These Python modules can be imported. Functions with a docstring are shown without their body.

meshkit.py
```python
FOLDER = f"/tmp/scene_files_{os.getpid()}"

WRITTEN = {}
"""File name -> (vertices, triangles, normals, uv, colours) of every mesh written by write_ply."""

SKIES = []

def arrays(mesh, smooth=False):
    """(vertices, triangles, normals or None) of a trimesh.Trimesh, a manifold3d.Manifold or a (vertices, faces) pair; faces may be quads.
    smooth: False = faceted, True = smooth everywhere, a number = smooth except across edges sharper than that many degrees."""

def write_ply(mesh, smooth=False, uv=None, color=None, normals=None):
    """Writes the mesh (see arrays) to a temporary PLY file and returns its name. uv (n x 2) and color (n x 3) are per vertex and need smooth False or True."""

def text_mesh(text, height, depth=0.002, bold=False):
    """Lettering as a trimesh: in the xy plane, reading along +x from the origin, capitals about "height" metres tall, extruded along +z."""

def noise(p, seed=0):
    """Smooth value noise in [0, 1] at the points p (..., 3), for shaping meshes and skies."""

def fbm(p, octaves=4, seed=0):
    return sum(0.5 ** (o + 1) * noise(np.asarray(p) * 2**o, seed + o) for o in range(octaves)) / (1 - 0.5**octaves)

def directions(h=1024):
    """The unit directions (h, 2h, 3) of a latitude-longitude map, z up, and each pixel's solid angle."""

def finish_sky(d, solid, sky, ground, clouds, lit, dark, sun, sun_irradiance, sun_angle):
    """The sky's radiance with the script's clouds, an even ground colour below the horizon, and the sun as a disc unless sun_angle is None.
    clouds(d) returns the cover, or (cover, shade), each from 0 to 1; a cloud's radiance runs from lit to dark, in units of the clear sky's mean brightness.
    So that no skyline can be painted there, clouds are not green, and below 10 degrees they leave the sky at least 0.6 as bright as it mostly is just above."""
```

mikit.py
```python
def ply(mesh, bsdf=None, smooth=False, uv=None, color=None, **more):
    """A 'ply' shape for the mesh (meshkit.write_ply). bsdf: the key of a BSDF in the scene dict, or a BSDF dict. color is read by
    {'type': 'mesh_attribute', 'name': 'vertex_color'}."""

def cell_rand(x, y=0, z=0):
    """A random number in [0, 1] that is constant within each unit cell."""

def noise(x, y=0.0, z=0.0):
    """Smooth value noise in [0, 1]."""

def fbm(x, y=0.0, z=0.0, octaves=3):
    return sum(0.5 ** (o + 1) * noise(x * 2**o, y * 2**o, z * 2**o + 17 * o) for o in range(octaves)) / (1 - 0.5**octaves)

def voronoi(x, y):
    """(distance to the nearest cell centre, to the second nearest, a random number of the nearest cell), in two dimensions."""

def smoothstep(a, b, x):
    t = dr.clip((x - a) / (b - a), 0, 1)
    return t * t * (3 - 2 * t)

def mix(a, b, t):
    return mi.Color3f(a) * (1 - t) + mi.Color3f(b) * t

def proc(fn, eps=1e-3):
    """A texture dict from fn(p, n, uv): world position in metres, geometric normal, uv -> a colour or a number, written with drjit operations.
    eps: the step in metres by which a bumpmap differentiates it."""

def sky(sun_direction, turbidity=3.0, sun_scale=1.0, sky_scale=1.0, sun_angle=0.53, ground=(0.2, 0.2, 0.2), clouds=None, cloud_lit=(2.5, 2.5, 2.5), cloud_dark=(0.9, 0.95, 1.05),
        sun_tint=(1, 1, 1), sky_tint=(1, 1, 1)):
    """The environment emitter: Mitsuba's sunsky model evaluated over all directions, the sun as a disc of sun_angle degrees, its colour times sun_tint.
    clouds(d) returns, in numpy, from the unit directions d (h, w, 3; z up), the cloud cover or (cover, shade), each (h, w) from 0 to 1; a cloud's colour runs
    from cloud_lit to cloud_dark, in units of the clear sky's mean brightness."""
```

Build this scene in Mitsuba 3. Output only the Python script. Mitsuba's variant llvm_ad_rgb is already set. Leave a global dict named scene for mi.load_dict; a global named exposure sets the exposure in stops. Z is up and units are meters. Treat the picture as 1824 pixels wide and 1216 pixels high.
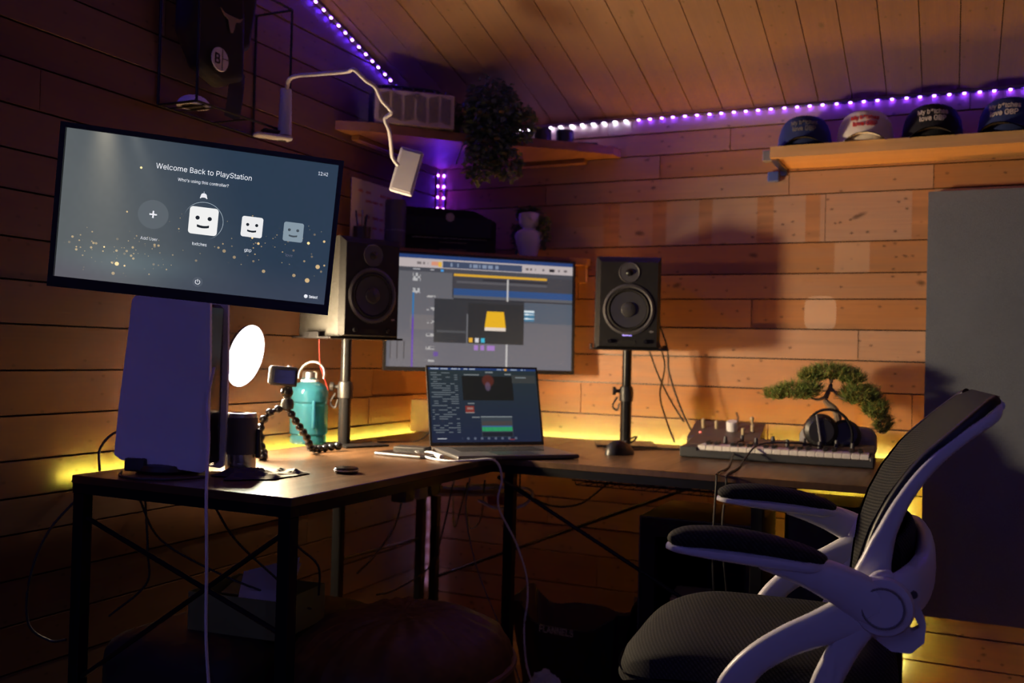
import math, random
import numpy as np, trimesh, mitsuba as mi, drjit as dr, mikit, meshkit
from mikit import proc, noise, fbm, smoothstep, mix, cell_rand, voronoi
import manifold3d as m3
from shapely.geometry import Polygon
T = mi.ScalarTransform4f
rng = random.Random(7)
nrg = np.random.default_rng(11)
scene, labels = {}, {}
exposure = -0.15

# ------------------------------------------------------------------ camera
CAM = np.array([1.87, -3.32, 1.046])
YAW, PITCH, ROLL, FPX = math.radians(-24.819), math.radians(0.727), math.radians(1.484), 1704.74
cy, sy, cp, sp = math.cos(YAW), math.sin(YAW), math.cos(PITCH), math.sin(PITCH)
FW = np.array([sy * cp, cy * cp, sp]); RT = np.array([cy, -sy, 0]); UP = np.cross(RT, FW)
UP2 = -math.sin(ROLL) * RT + math.cos(ROLL) * UP
scene['camera'] = {'type': 'thinlens', 'fov': math.degrees(2 * math.atan(912 / FPX)), 'fov_axis': 'x', 'aperture_radius': 0.0042, 'focus_distance': 1.82,
                   'near_clip': 0.05, 'far_clip': 50.0, 'to_world': T().look_at(origin=CAM.tolist(), target=(CAM + FW).tolist(), up=UP2.tolist())}

# ------------------------------------------------------------------ light levels (lamps, LED tapes and screens of the room, plus one added yellow fill strip)
LAMP = [c * 600 for c in (1.0, 0.76, 0.46)]
PURPLE = [c * 330 for c in (0.065, 0.018, 1.0)]
PURPLE_W = [c * 420 for c in (0.42, 0.30, 1.0)]
MAGENTA = [c * 260 for c in (0.22, 0.02, 1.0)]
LILAC = [c * 60 for c in (0.55, 0.42, 1.0)]
YELLOW = [c * 760 for c in (1.0, 0.39, 0.05)]
YELLOW_FILL = [c * 110 for c in (1.0, 0.55, 0.06)]  # level of the added fill strip under the desk corner
YELLOW_LEG = [c * 700 for c in (1.0, 0.56, 0.06)]
REAR = [c * 36 for c in (0.23, 0.235, 1.0)]
SCREEN = 1.0

def emit(rgb, w=1.0):
    return {'type': 'area', 'radiance': {'type': 'rgb', 'value': [float(c) for c in rgb]}, 'sampling_weight': float(w)}

# ------------------------------------------------------------------ helpers
def numbered(key):
    if key not in scene and key not in used: used.add(key); return key
    i = 1
    while f'{key}_{i:03d}' in used or f'{key}_{i:03d}' in scene: i += 1
    used.add(f'{key}_{i:03d}'); return f'{key}_{i:03d}'
used = set()

def thing(name, label, cat, group=None):
    k = numbered(name); labels[k] = {'label': label, 'category': cat}
    if group: labels[k]['group'] = group
    return k

def part(parent, name, mesh, mat, smooth=35, label=None, em=None, stuff=False, uv=None):
    k = numbered(parent + '__' + name)
    scene[k] = mikit.ply(mesh, mat, smooth=smooth, uv=uv)
    if em is not None: scene[k]['emitter'] = em
    if label or stuff:
        labels[k] = {}
        if label: labels[k]['label'] = label
        if stuff: labels[k]['kind'] = 'stuff'
    return k

def solo(name, mesh, mat, label, cat, group=None, smooth=35, em=None, kind=None):
    k = numbered(name)
    scene[k] = mikit.ply(mesh, mat, smooth=smooth)
    if em is not None: scene[k]['emitter'] = em
    labels[k] = {'label': label, 'category': cat}
    if group: labels[k]['group'] = group
    if kind: labels[k]['kind'] = kind
    return k

def struct(name, mesh, mat, label, smooth=False):
    scene[name] = mikit.ply(mesh, mat, smooth=smooth)
    labels[name] = {'label': label, 'category': name.split('_')[0], 'kind': 'structure'}

def M(rx=0, ry=0, rz=0, p=(0, 0, 0)):
    """rotate about z, then x, then y (degrees), then move"""
    r = trimesh.transformations.rotation_matrix
    m = r(math.radians(ry), [0, 1, 0]) @ r(math.radians(rx), [1, 0, 0]) @ r(math.radians(rz), [0, 0, 1])
    m[:3, 3] = p
    return m
def mv(mesh, m):
    mesh = mesh.copy(); mesh.apply_transform(m); return mesh
def at(mesh, x, y, z): return mv(mesh, M(p=(x, y, z)))
def cat(*ms): return trimesh.util.concatenate([m for m in ms])

def bx(x0, x1, y0, y1, z0, z1):
    b = trimesh.creation.box([x1 - x0, y1 - y0, z1 - z0]); b.apply_translation([(x0 + x1) / 2, (y0 + y1) / 2, (z0 + z1) / 2]); return b
def cbox(sx, sy_, sz): return trimesh.creation.box([sx, sy_, sz])
def t3(man):
    q = man.to_mesh(); return trimesh.Trimesh(q.vert_properties[:, :3], q.tri_verts, process=True)
def rbox(sx, sy_, sz, r, seg=12):
    r = min(r, sx / 2 - 1e-4, sy_ / 2 - 1e-4, sz / 2 - 1e-4)
    s = m3.Manifold.sphere(r, seg)
    return t3(m3.Manifold.batch_hull([s.translate([a * (sx / 2 - r), b * (sy_ / 2 - r), c * (sz / 2 - r)]) for a in (-1, 1) for b in (-1, 1) for c in (-1, 1)]))
def cham(sx, sy_, sz, c):
    pts = []
    for a in (-1, 1):
        for b in (-1, 1):
            for d in (-1, 1):
                pts += [[a * sx / 2, b * (sy_ / 2 - c), d * (sz / 2 - c)], [a * (sx / 2 - c), b * sy_ / 2, d * (sz / 2 - c)], [a * (sx / 2 - c), b * (sy_ / 2 - c), d * sz / 2]]
    return trimesh.convex.convex_hull(np.array(pts))
def cyl(p, q, r, n=20):
    return trimesh.creation.cylinder(radius=r, segment=[p, q], sections=n)
def lathe(prof, n=32):
    return trimesh.creation.revolve(np.array(prof, float), sections=n)
def extr(pts, h):
    pg = Polygon(pts) if not isinstance(pts, Polygon) else pts
    return trimesh.creation.extrude_polygon(pg.buffer(0), h, engine='earcut')
def spline(pts, n=8):
    p = np.asarray(pts, float)
    if len(p) < 3: return np.linspace(p[0], p[-1], n)
    q = np.vstack([2 * p[0] - p[1], p, 2 * p[-1] - p[-2]]); out = []
    for i in range(len(p) - 1):
        a, b, c, d = q[i:i + 4]
        for t in np.arange(n) / n:
            out.append(0.5 * ((2 * b) + (c - a) * t + (2 * a - 5 * b + 4 * c - d) * t * t + (3 * b - a - 3 * c + d) * t ** 3))
    out.append(p[-1]); return np.array(out)
def sweep(path, a, b=None, lat=(0, 0, 1), n=10, power=1.0, caps=True):
    """an oval section swept on a path: a = half width across (in the plane of path and the normal to lat), b = half thickness along lat"""
    p = np.asarray(path, float); k = len(p)
    a = np.broadcast_to(np.asarray(a, float), (k,)); b = a if b is None else np.broadcast_to(np.asarray(b, float), (k,))
    t = np.gradient(p, axis=0); t /= np.linalg.norm(t, axis=1, keepdims=True) + 1e-12
    lat = np.asarray(lat, float)
    if lat.ndim == 1: lat = np.broadcast_to(lat, (k, 3))
    l = lat - (lat * t).sum(1, keepdims=True) * t
    bad = np.linalg.norm(l, axis=1) < 0.08
    if bad.any():
        alt = np.broadcast_to([1.0, 0.13, 0.21], (k, 3)); l2 = alt - (alt * t).sum(1, keepdims=True) * t
        l = np.where(bad[:, None], l2, l)
    l /= np.linalg.norm(l, axis=1, keepdims=True); s = np.cross(t, l)
    ang = np.arange(n) * 2 * np.pi / n
    c, d = np.cos(ang), np.sin(ang)
    c, d = np.sign(c) * np.abs(c) ** power, np.sign(d) * np.abs(d) ** power
    v = p[:, None] + a[:, None, None] * c[None, :, None] * s[:, None] + b[:, None, None] * d[None, :, None] * l[:, None]
    v = v.reshape(-1, 3); f = []
    for i in range(k - 1):
        for j in range(n):
            j2 = (j + 1) % n
            f += [[i * n + j, (i + 1) * n + j, (i + 1) * n + j2], [i * n + j, (i + 1) * n + j2, i * n + j2]]
    if caps:
        v = np.vstack([v, p[:1], p[-1:]]); e = len(v) - 2
        for j in range(n):
            j2 = (j + 1) % n
            f += [[e, j, j2], [e + 1, (k - 1) * n + j2, (k - 1) * n + j]]
    m = trimesh.Trimesh(v, f, process=False)
    if m.volume < 0: m.invert()
    return m
def tube(pts, r, n=7, sm=6): return sweep(spline(pts, sm), r, n=n)
def text(s, h, m, depth=0.0006, bold=False, center=True, wide=None):
    t = meshkit.text_mesh(s, h, depth, bold)
    if wide: t.apply_scale([wide / t.extents[0], 1, 1])
    if center: t.apply_translation([-t.bounds[:, 0].mean(), -h / 2, 0])
    return mv(t, m)
FRONT = trimesh.transformations.rotation_matrix(math.pi / 2, [1, 0, 0])   # lettering in xy -> upright, facing -y

# ------------------------------------------------------------------ materials
def P(col, rough=0.5, metal=0.0, spec=0.5, **kw):
    base = col if isinstance(col, dict) else {'type': 'rgb', 'value': list(col)}
    return {'type': 'twosided', 'bsdf': {'type': 'principled', 'base_color': base, 'roughness': rough, 'metallic': metal, 'specular': spec, **kw}}

def knots(a, b, dens):
    d1, d2, r = voronoi(a, b)
    sz = 0.03 + 0.10 * (r / dens) * (r / dens)
    return (1 - smoothstep(sz * 0.5, sz * 1.6, d1 + 0.05 * noise(a * 9, b * 9))) * dr.select(r < dens, 1.0, 0.0)
def wood(u, v, w, tone, r2, pale, orange, dark, kn=0.16):
    """u along the board, v across, in metres"""
    g = fbm(u * 2.2 + r2 * 31, v * 55, w * 7 + tone * 9, 3)
    f = noise(u * 9 + tone * 17, v * 330, r2 * 5)
    c = mix(pale, orange, dr.clip(tone * 1.15 - 0.1 + (g - 0.5) * 0.7, 0, 1))
    c = c * (0.80 + 0.30 * g + 0.10 * f)
    k = knots(u * 8 + r2 * 13 + 0.6 * noise(u * 3, v * 20), v * 13 + tone * 5 + 0.7 * noise(u * 6, 4.0), kn)
    d2, e2, q2 = voronoi(u * 17 + r2 * 7, v * 26 + tone * 3)
    sp = (1 - smoothstep(0.04, 0.13, d2)) * dr.select(q2 < kn * 1.6, 1.0, 0.0)
    return mix(c, dark, dr.clip(k * 0.75 + sp * 0.7, 0, 1))
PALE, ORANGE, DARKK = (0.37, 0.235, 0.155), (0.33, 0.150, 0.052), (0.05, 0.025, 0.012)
def f_back(p, n, uv):
    c = wood(p.x, p.z, 0.0, uv.x, uv.y, PALE, ORANGE, DARKK)
    def band(a, b): return smoothstep(a, a + 0.006, p.x) * (1 - smoothstep(b, b + 0.006, p.x))
    row = smoothstep(1.443, 1.446, p.z) * (1 - smoothstep(1.604, 1.607, p.z))
    bands = band(0.875, 0.925) + band(1.043, 1.090) + band(1.245, 1.300) + band(1.405, 1.452) + band(1.735, 1.80) + band(0.69, 0.75)
    low = smoothstep(0.825, 0.832, p.z) * (1 - smoothstep(0.845 + 0.06, 0.91, p.z)) * (band(1.445, 1.485) + band(1.575, 1.60) + band(1.66, 1.69))
    c = mix(c, mi.Color3f(0.33, 0.145, 0.045) * (0.8 + 0.4 * noise(p.x * 4, p.z * 90)), dr.clip(0.75 * row * bands + 0.7 * low, 0, 1))
    # pale sanded patch with a rounded outline on the aged board, and pale middle pieces in two boards
    dx, dz = (p.x - 1.462) / 0.052, (p.z - 1.207) / 0.058
    c = mix(c, (0.50, 0.34, 0.23), 0.8 * (1 - smoothstep(0.85, 1.0, dx * dx * dx * dx + dz * dz * dz * dz)) * smoothstep(1.153, 1.156, p.z))
    pm = smoothstep(1.340, 1.343, p.z) * (1 - smoothstep(1.44, 1.443, p.z)) * band(1.50, 1.61)
    return mix(c, (0.46, 0.30, 0.19), 0.6 * pm)
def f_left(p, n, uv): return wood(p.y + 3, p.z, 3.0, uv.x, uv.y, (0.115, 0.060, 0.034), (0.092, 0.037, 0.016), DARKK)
def f_ceil(p, n, uv): return wood(p.y + 7, p.x, 5.0, uv.x * 0.6, uv.y, (0.185, 0.106, 0.058), (0.165, 0.080, 0.033), (0.10, 0.07, 0.02), 0.10)
def f_floor(p, n, uv): return wood(p.x + 9, p.y, 8.0, uv.x, uv.y, (0.22, 0.12, 0.05), (0.17, 0.08, 0.025), (0.03, 0.015, 0.008), 0.1)
def f_desk(p, n, uv):
    g = fbm(p.x * 30, p.y * 2.5, p.z * 30, 3); h = noise(p.x * 160, p.y * 7, 3.0)
    s = smoothstep(0.45, 0.75, fbm(p.x * 6, p.y * 3, 2.0, 3))
    return mix((0.042, 0.023, 0.012), (0.085, 0.046, 0.023), dr.clip(g * 0.9 + h * 0.25, 0, 1)) * (1 - 0.35 * s)
def f_shelf(p, n, uv):
    g = fbm(p.x * 4, p.y * 60, p.z * 60, 3)
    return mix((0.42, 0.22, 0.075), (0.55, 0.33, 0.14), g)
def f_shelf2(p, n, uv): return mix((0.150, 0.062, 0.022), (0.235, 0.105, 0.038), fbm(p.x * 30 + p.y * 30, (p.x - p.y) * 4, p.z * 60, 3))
def f_mesh(p, n, uv):
    a = dr.sin((p.x * 0.9 + p.y * 0.35 + p.z * 0.9) * 900) * 0.5 + 0.5; b = dr.sin((p.y - 0.4 * p.x) * 1300) * 0.5 + 0.5
    return mix((0.008, 0.009, 0.009), (0.034, 0.034, 0.029), a * (0.45 + 0.55 * b))
def f_panel(p, n, uv):
    a = noise(p.x * 700, p.z * 700); b = fbm(p.x * 9, p.z * 9, 0.0, 3)
    return mi.Color3f(0.130, 0.146, 0.172) * (0.72 + 0.38 * a + 0.16 * b)
def f_leather(p, n, uv):
    a = fbm(p.x * 60, p.y * 60, p.z * 60, 3)
    return mix((0.040, 0.020, 0.008), (0.085, 0.042, 0.017), a)
BS = {
    'wood_back': P(proc(f_back), 0.62, spec=0.35), 'wood_left': P(proc(f_left), 0.62, spec=0.35), 'wood_ceiling': P(proc(f_ceil), 0.6, spec=0.35),
    'wood_floor': P(proc(f_floor), 0.38, spec=0.5), 'wood_desk': P(proc(f_desk), 0.30, spec=0.5), 'wood_shelf': P(proc(f_shelf), 0.5), 'wood_shelf_dark': P(proc(f_shelf2), 0.5),
    'backing': P((0.025, 0.018, 0.012), 0.4), 'plain_wall': P((0.06, 0.04, 0.022), 0.8),
    'black_metal': P((0.009, 0.009, 0.010), 0.26, spec=0.14), 'black_plastic': P((0.012, 0.012, 0.013), 0.42), 'black_matte': P((0.010, 0.010, 0.010), 0.8, spec=0.25),
    'black_vinyl': P((0.007, 0.007, 0.0075), 0.6, spec=0.3), 'cabinet_vinyl': P((0.020, 0.0195, 0.018), 0.5, spec=0.5), 'mug_grey': P((0.085, 0.085, 0.085), 0.5), 'black_gloss': P((0.008, 0.008, 0.010), 0.12), 'dark_grey': P((0.045, 0.045, 0.05), 0.5), 'mid_grey': P((0.16, 0.16, 0.165), 0.55),
    'cone': P((0.030, 0.030, 0.032), 0.32), 'white_plastic': P((0.62, 0.61, 0.63), 0.38), 'white_matte': P((0.66, 0.65, 0.64), 0.7), 'console_white': P((0.70, 0.74, 0.84), 0.5),
    'steel': P((0.55, 0.54, 0.52), 0.28, 1.0), 'dark_steel': P((0.22, 0.22, 0.22), 0.3, 1.0), 'aluminium': P((0.12, 0.12, 0.13), 0.38, 0.8), 'lamp_white': P((0.40, 0.39, 0.40), 0.45),
    'chair_mesh': P(proc(f_mesh), 0.85, spec=0.2), 'panel_fabric': P(proc(f_panel), 0.95, spec=0.1), 'leather': P(proc(f_leather), 0.55, spec=0.25), 'cushion_trim': P((0.10, 0.055, 0.025), 0.8),
    'cable_black': P((0.012, 0.012, 0.012), 0.5), 'cable_white': P((0.60, 0.60, 0.62), 0.5), 'cable_grey': P((0.10, 0.10, 0.11), 0.5), 'red': P((0.30, 0.025, 0.02), 0.5),
    'paper': P((0.55, 0.50, 0.52), 0.9, spec=0.1), 'print_ink': P((0.42, 0.16, 0.15), 0.9, spec=0.1), 'cardboard': P((0.17, 0.19, 0.07), 0.85, spec=0.15), 'cream': P((0.42, 0.34, 0.20), 0.6),
    'cream_dark': P((0.16, 0.125, 0.07), 0.7), 'amp_black': P((0.014, 0.013, 0.013), 0.6), 'cap_blue': P((0.02, 0.03, 0.10), 0.85, spec=0.15), 'cap_black': P((0.012, 0.012, 0.016), 0.85, spec=0.15), 'cap_white': P((0.56, 0.52, 0.46), 0.85, spec=0.15),
    'cap_red': P((0.50, 0.02, 0.02), 0.8), 'cap_thread': P((0.50, 0.44, 0.40), 0.8), 'under_brim': P((0.06, 0.03, 0.16), 0.85), 'stone': P((0.20, 0.20, 0.22), 0.75), 'soil': P((0.06, 0.04, 0.02), 0.95, spec=0.1), 'bark': P((0.16, 0.125, 0.095), 0.9, spec=0.1),
    'needle': P((0.13, 0.19, 0.045), 0.7, spec=0.2), 'needle_light': P((0.30, 0.28, 0.07), 0.7, spec=0.2), 'leaf': P((0.055, 0.085, 0.035), 0.6), 'leaf_brown': P((0.10, 0.075, 0.035), 0.6), 'plaster': P((0.50, 0.44, 0.42), 0.75),
    'teal': {'type': 'principledthin', 'base_color': {'type': 'rgb', 'value': [0.13, 0.64, 0.95]}, 'roughness': 0.06, 'spec_trans': 0.88, 'diff_trans': 0.7, 'eta': 1.45},
    'water': {'type': 'dielectric', 'int_ior': 1.33, 'ext_ior': 1.0, 'specular_transmittance': {'type': 'rgb', 'value': [0.90, 0.97, 0.95]}},
    'key_white': P((0.62, 0.59, 0.55), 0.35), 'key_black': P((0.012, 0.012, 0.012), 0.3), 'synth_body': P((0.030, 0.032, 0.034), 0.5), 'synth_top': P((0.07, 0.05, 0.04), 0.5), 'tape': P((0.10, 0.09, 0.14), 0.5),
    'led_face': P((0.8, 0.8, 0.8), 0.5), 'lamp_face': P((0.8, 0.78, 0.74), 0.5), 'text_white': P((0.8, 0.8, 0.8), 0.6), 'gold': P((0.16, 0.12, 0.05), 0.5), 'badge': P((0.50, 0.47, 0.42), 0.6),
    'blue_clip': P((0.05, 0.09, 0.30), 0.5), 'sand': P((0.30, 0.22, 0.13), 0.7), 'bag_black': P((0.009, 0.008, 0.008), 0.8, spec=0.25), 'bag_inner': P((0.09, 0.07, 0.035), 0.8), 'orange_led': P((0.5, 0.3, 0.1), 0.5),
    'plywood': P((0.42, 0.27, 0.12), 0.6), 'tray': P((0.34, 0.30, 0.24), 0.6), 'dark_cloth': P((0.013, 0.012, 0.012), 0.75, sheen=0.3), 'tissue': P((0.62, 0.60, 0.64), 0.9, spec=0.1),
}
for k_, b_ in BS.items(): scene[k_] = b_

# ------------------------------------------------------------------ structure: walls, ceiling, floor
ZC, SL = 1.915, 0.285                       # ceiling height at the back wall and its rise towards the camera
def zc(y): return ZC - SL * y
XR, YR = 3.3, -4.6
struct('floor', bx(-0.06, XR, YR, 0.06, -0.06, -0.022), 'backing', 'dark gap under the floor boards')
struct('wall_back', bx(-0.06, XR, 0.022, 0.06, -0.06, zc(0) + 0.1), 'backing', 'back wall clad in horizontal reclaimed boards')
wl = extr([(0.06, -0.06), (0.06, zc(0.06) + 0.1), (YR, zc(YR) + 0.1), (YR, -0.06)], 0.04)
wl.apply_transform(np.array([[0, 0, 1, -0.062], [1, 0, 0, 0], [0, 1, 0, 0], [0, 0, 0, 1.0]]))
struct('wall_left', wl, 'backing', 'left wall clad in horizontal reclaimed boards')
wr = extr([(0.06, -0.06), (0.06, zc(0.06) + 0.1), (YR, zc(YR) + 0.1), (YR, -0.06)], 0.05)
wr.apply_transform(np.array([[0, 0, 1, XR], [1, 0, 0, 0], [0, 1, 0, 0], [0, 0, 0, 1.0]]))
struct('wall_right', wr, 'plain_wall', 'plain wooden side wall')
struct('wall_front', bx(-0.06, XR + 0.05, YR - 0.05, YR, -0.06, zc(YR) + 0.15), 'plain_wall', 'plain wooden wall behind the viewer')
cl = extr([(0.06, zc(0.06) + 0.02), (0.06, zc(0.06) + 0.06), (YR, zc(YR) + 0.06), (YR, zc(YR) + 0.02)], XR + 0.06)
cl.apply_transform(np.array([[0, 0, 1, -0.06], [1, 0, 0, 0], [0, 1, 0, 0], [0, 0, 0, 1.0]]))
struct('ceiling', cl, 'backing', 'sloping ceiling of narrow pine boards')

def plank(parent, mesh, mat, name='plank', tone=None):
    t, r = (rng.random() if tone is None else tone), rng.random()
    part(parent, name, mesh, mat, smooth=False, uv=np.tile([t, r], (len(mesh.vertices), 1)))
G = 0.0022
back_rows = [0.0, 0.105, 0.20, 0.315, 0.415, 0.515, 0.625, 0.725, 0.832, 0.949, 1.052, 1.153, 1.254, 1.340, 1.444, 1.606, 1.685, 1.770, 1.850, 1.935]
cuts = {1.606: [0.46, 1.352, 1.800], 1.153: [1.236], 1.052: [1.5835], 0.832: [0.62, 1.75], 0.949: [0.95], 1.254: [0.60], 1.340: [0.35, 1.95], 1.685: [0.9], 1.770: [1.15], 1.85: [0.7, 1.9], 0.725: [1.3], 0.625: [0.8], 0.515: [1.1], 0.415: [0.5, 1.5], 0.315: [1.2], 0.2: [0.7]}
tones = {1.606: [0.8, 0.35, 0.30, 0.95], 1.153: [0.75, 0.92], 1.052: [0.12, 0.10], 0.949: [0.45, 0.42], 0.832: [0.7, 0.75, 0.8], 1.254: [0.8, 0.70], 1.340: [0.9, 0.85, 0.8], 1.444: [0.15], 0.725: [0.5, 0.3]}
for z0, z1 in zip(back_rows[:-1], back_rows[1:]):
    xs = [-0.01] + cuts.get(z0, [rng.uniform(0.5, 1.6)]) + [XR]
    for i, (a, b) in enumerate(zip(xs[:-1], xs[1:])):
        dy = rng.uniform(-0.0015, 0.0015)
        tt = tones.get(z0); tt = tt[min(i, len(tt) - 1)] if tt else None
        plank('wall_back', bx(a + G / 2, b - G / 2, dy, 0.018, z0 + G, z1 - G), 'wood_back', tone=tt)
plank('wall_back', bx(0.40, 0.715, -0.004, -0.0005, 1.5215, 1.604), 'wood_back', tone=0.55)   # a thin board face-fixed on the wide plank
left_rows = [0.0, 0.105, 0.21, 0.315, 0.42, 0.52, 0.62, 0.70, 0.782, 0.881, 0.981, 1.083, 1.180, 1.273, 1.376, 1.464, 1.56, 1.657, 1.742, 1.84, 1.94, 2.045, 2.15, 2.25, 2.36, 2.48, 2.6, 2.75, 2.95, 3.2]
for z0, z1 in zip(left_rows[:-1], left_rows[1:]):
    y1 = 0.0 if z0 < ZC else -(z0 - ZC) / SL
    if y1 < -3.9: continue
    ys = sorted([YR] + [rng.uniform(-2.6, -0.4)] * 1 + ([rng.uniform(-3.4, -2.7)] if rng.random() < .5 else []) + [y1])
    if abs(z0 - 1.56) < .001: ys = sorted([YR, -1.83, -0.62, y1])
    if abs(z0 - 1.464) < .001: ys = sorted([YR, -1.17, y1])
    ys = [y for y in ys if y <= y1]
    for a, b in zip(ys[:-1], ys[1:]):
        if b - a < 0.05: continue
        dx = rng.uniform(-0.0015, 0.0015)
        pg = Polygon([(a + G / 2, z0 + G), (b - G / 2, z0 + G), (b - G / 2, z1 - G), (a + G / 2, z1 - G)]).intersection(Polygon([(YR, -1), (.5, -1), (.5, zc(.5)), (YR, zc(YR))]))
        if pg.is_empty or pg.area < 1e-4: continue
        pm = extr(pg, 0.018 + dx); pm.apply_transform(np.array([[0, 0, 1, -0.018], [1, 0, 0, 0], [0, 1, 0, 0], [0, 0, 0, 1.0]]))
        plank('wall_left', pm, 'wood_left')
PITCHX = 0.1065
for i in range(-1, 31):                      # ceiling boards run up the slope
    x0 = max(-0.015, 0.058 + PITCHX * i); x1 = 0.058 + PITCHX * (i + 1)
    if x0 > XR or x1 < 0.03: continue
    b = bx(x0 + 0.0013, min(x1, XR) - 0.0013, YR, 0.02, 0, 0.018)
    b.vertices[:, 2] += zc(b.vertices[:, 1]) + rng.uniform(-.0008, .0008)
    plank('ceiling', b, 'wood_ceiling', name='board')
for i in range(26):
    y1 = 0.0 - 0.12 * i; y0 = y1 - 0.12
    xc = rng.uniform(0.6, 2.4)
    for a, b in ((0.0, xc), (xc, XR)):
        plank('floor', bx(a + .001, b - .001, y0 + .0012, y1 - .0012, -0.02, rng.uniform(-.001, 0)), 'wood_floor', name='board')

# ------------------------------------------------------------------ LED tapes and dots
def led_strip(name, pts, spacing, size, normal, rgb, label, tape_w=0.012, w=1.0, group=None):
    """a tape along the polyline with square LEDs standing on it"""
    k = thing(name, label, 'led strip', group)
    nrm = np.asarray(normal, float); nrm /= np.linalg.norm(nrm)
    dots, tapes = [], []
    for p, q in zip(pts[:-1], pts[1:]):
        p, q = np.asarray(p, float), np.asarray(q, float); d = q - p; L = np.linalg.norm(d); d /= L; s = np.cross(nrm, d)
        R = np.eye(4); R[:3, 0], R[:3, 1], R[:3, 2] = d, s, nrm
        tb = cbox(L, tape_w, 0.0024); Rm = R.copy(); Rm[:3, 3] = (p + q) / 2; tapes.append(mv(tb, Rm))
        n = int(L / spacing)
        for i in range(n):
            c = p + d * (spacing * (i + 0.5) + rng.uniform(-.002, .002)) + nrm * 0.0032
            db = cham(size, size * 0.8, 0.004, 0.0009); Rm = R.copy(); Rm[:3, 3] = c; dots.append(mv(db, Rm))
    part(k, 'tape', cat(*tapes), 'tape', smooth=False)
    part(k, 'diodes', cat(*dots), 'led_face', smooth=False, em=emit(rgb, w), stuff=True)
    return k
b0 = zc(0)
led_strip('led_strip', [(0.80, -0.012, b0 - 0.012), (3.2, -0.012, b0 - 0.012)], 0.0425, 0.0085, (0, -0.12, -1), PURPLE, 'violet LED strip along the top of the back wall, above the caps', w=1.5)
led_strip('led_strip', [(0.20, -0.012, b0 - 0.017), (0.80, -0.012, b0 - 0.012)], 0.0425, 0.0085, (0, -0.12, -1), PURPLE_W, 'whiter end of the violet LED strip beside the hanging plant', w=1)
pl = [np.array([0.014, y, zc(y) - 0.012]) for y in (-0.30, -2.6)]
led_strip('led_strip', pl, 0.0425, 0.0085, (0.12, -0.27, -0.96), PURPLE, 'violet LED strip sloping along the top of the left wall', w=1.5)
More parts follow.
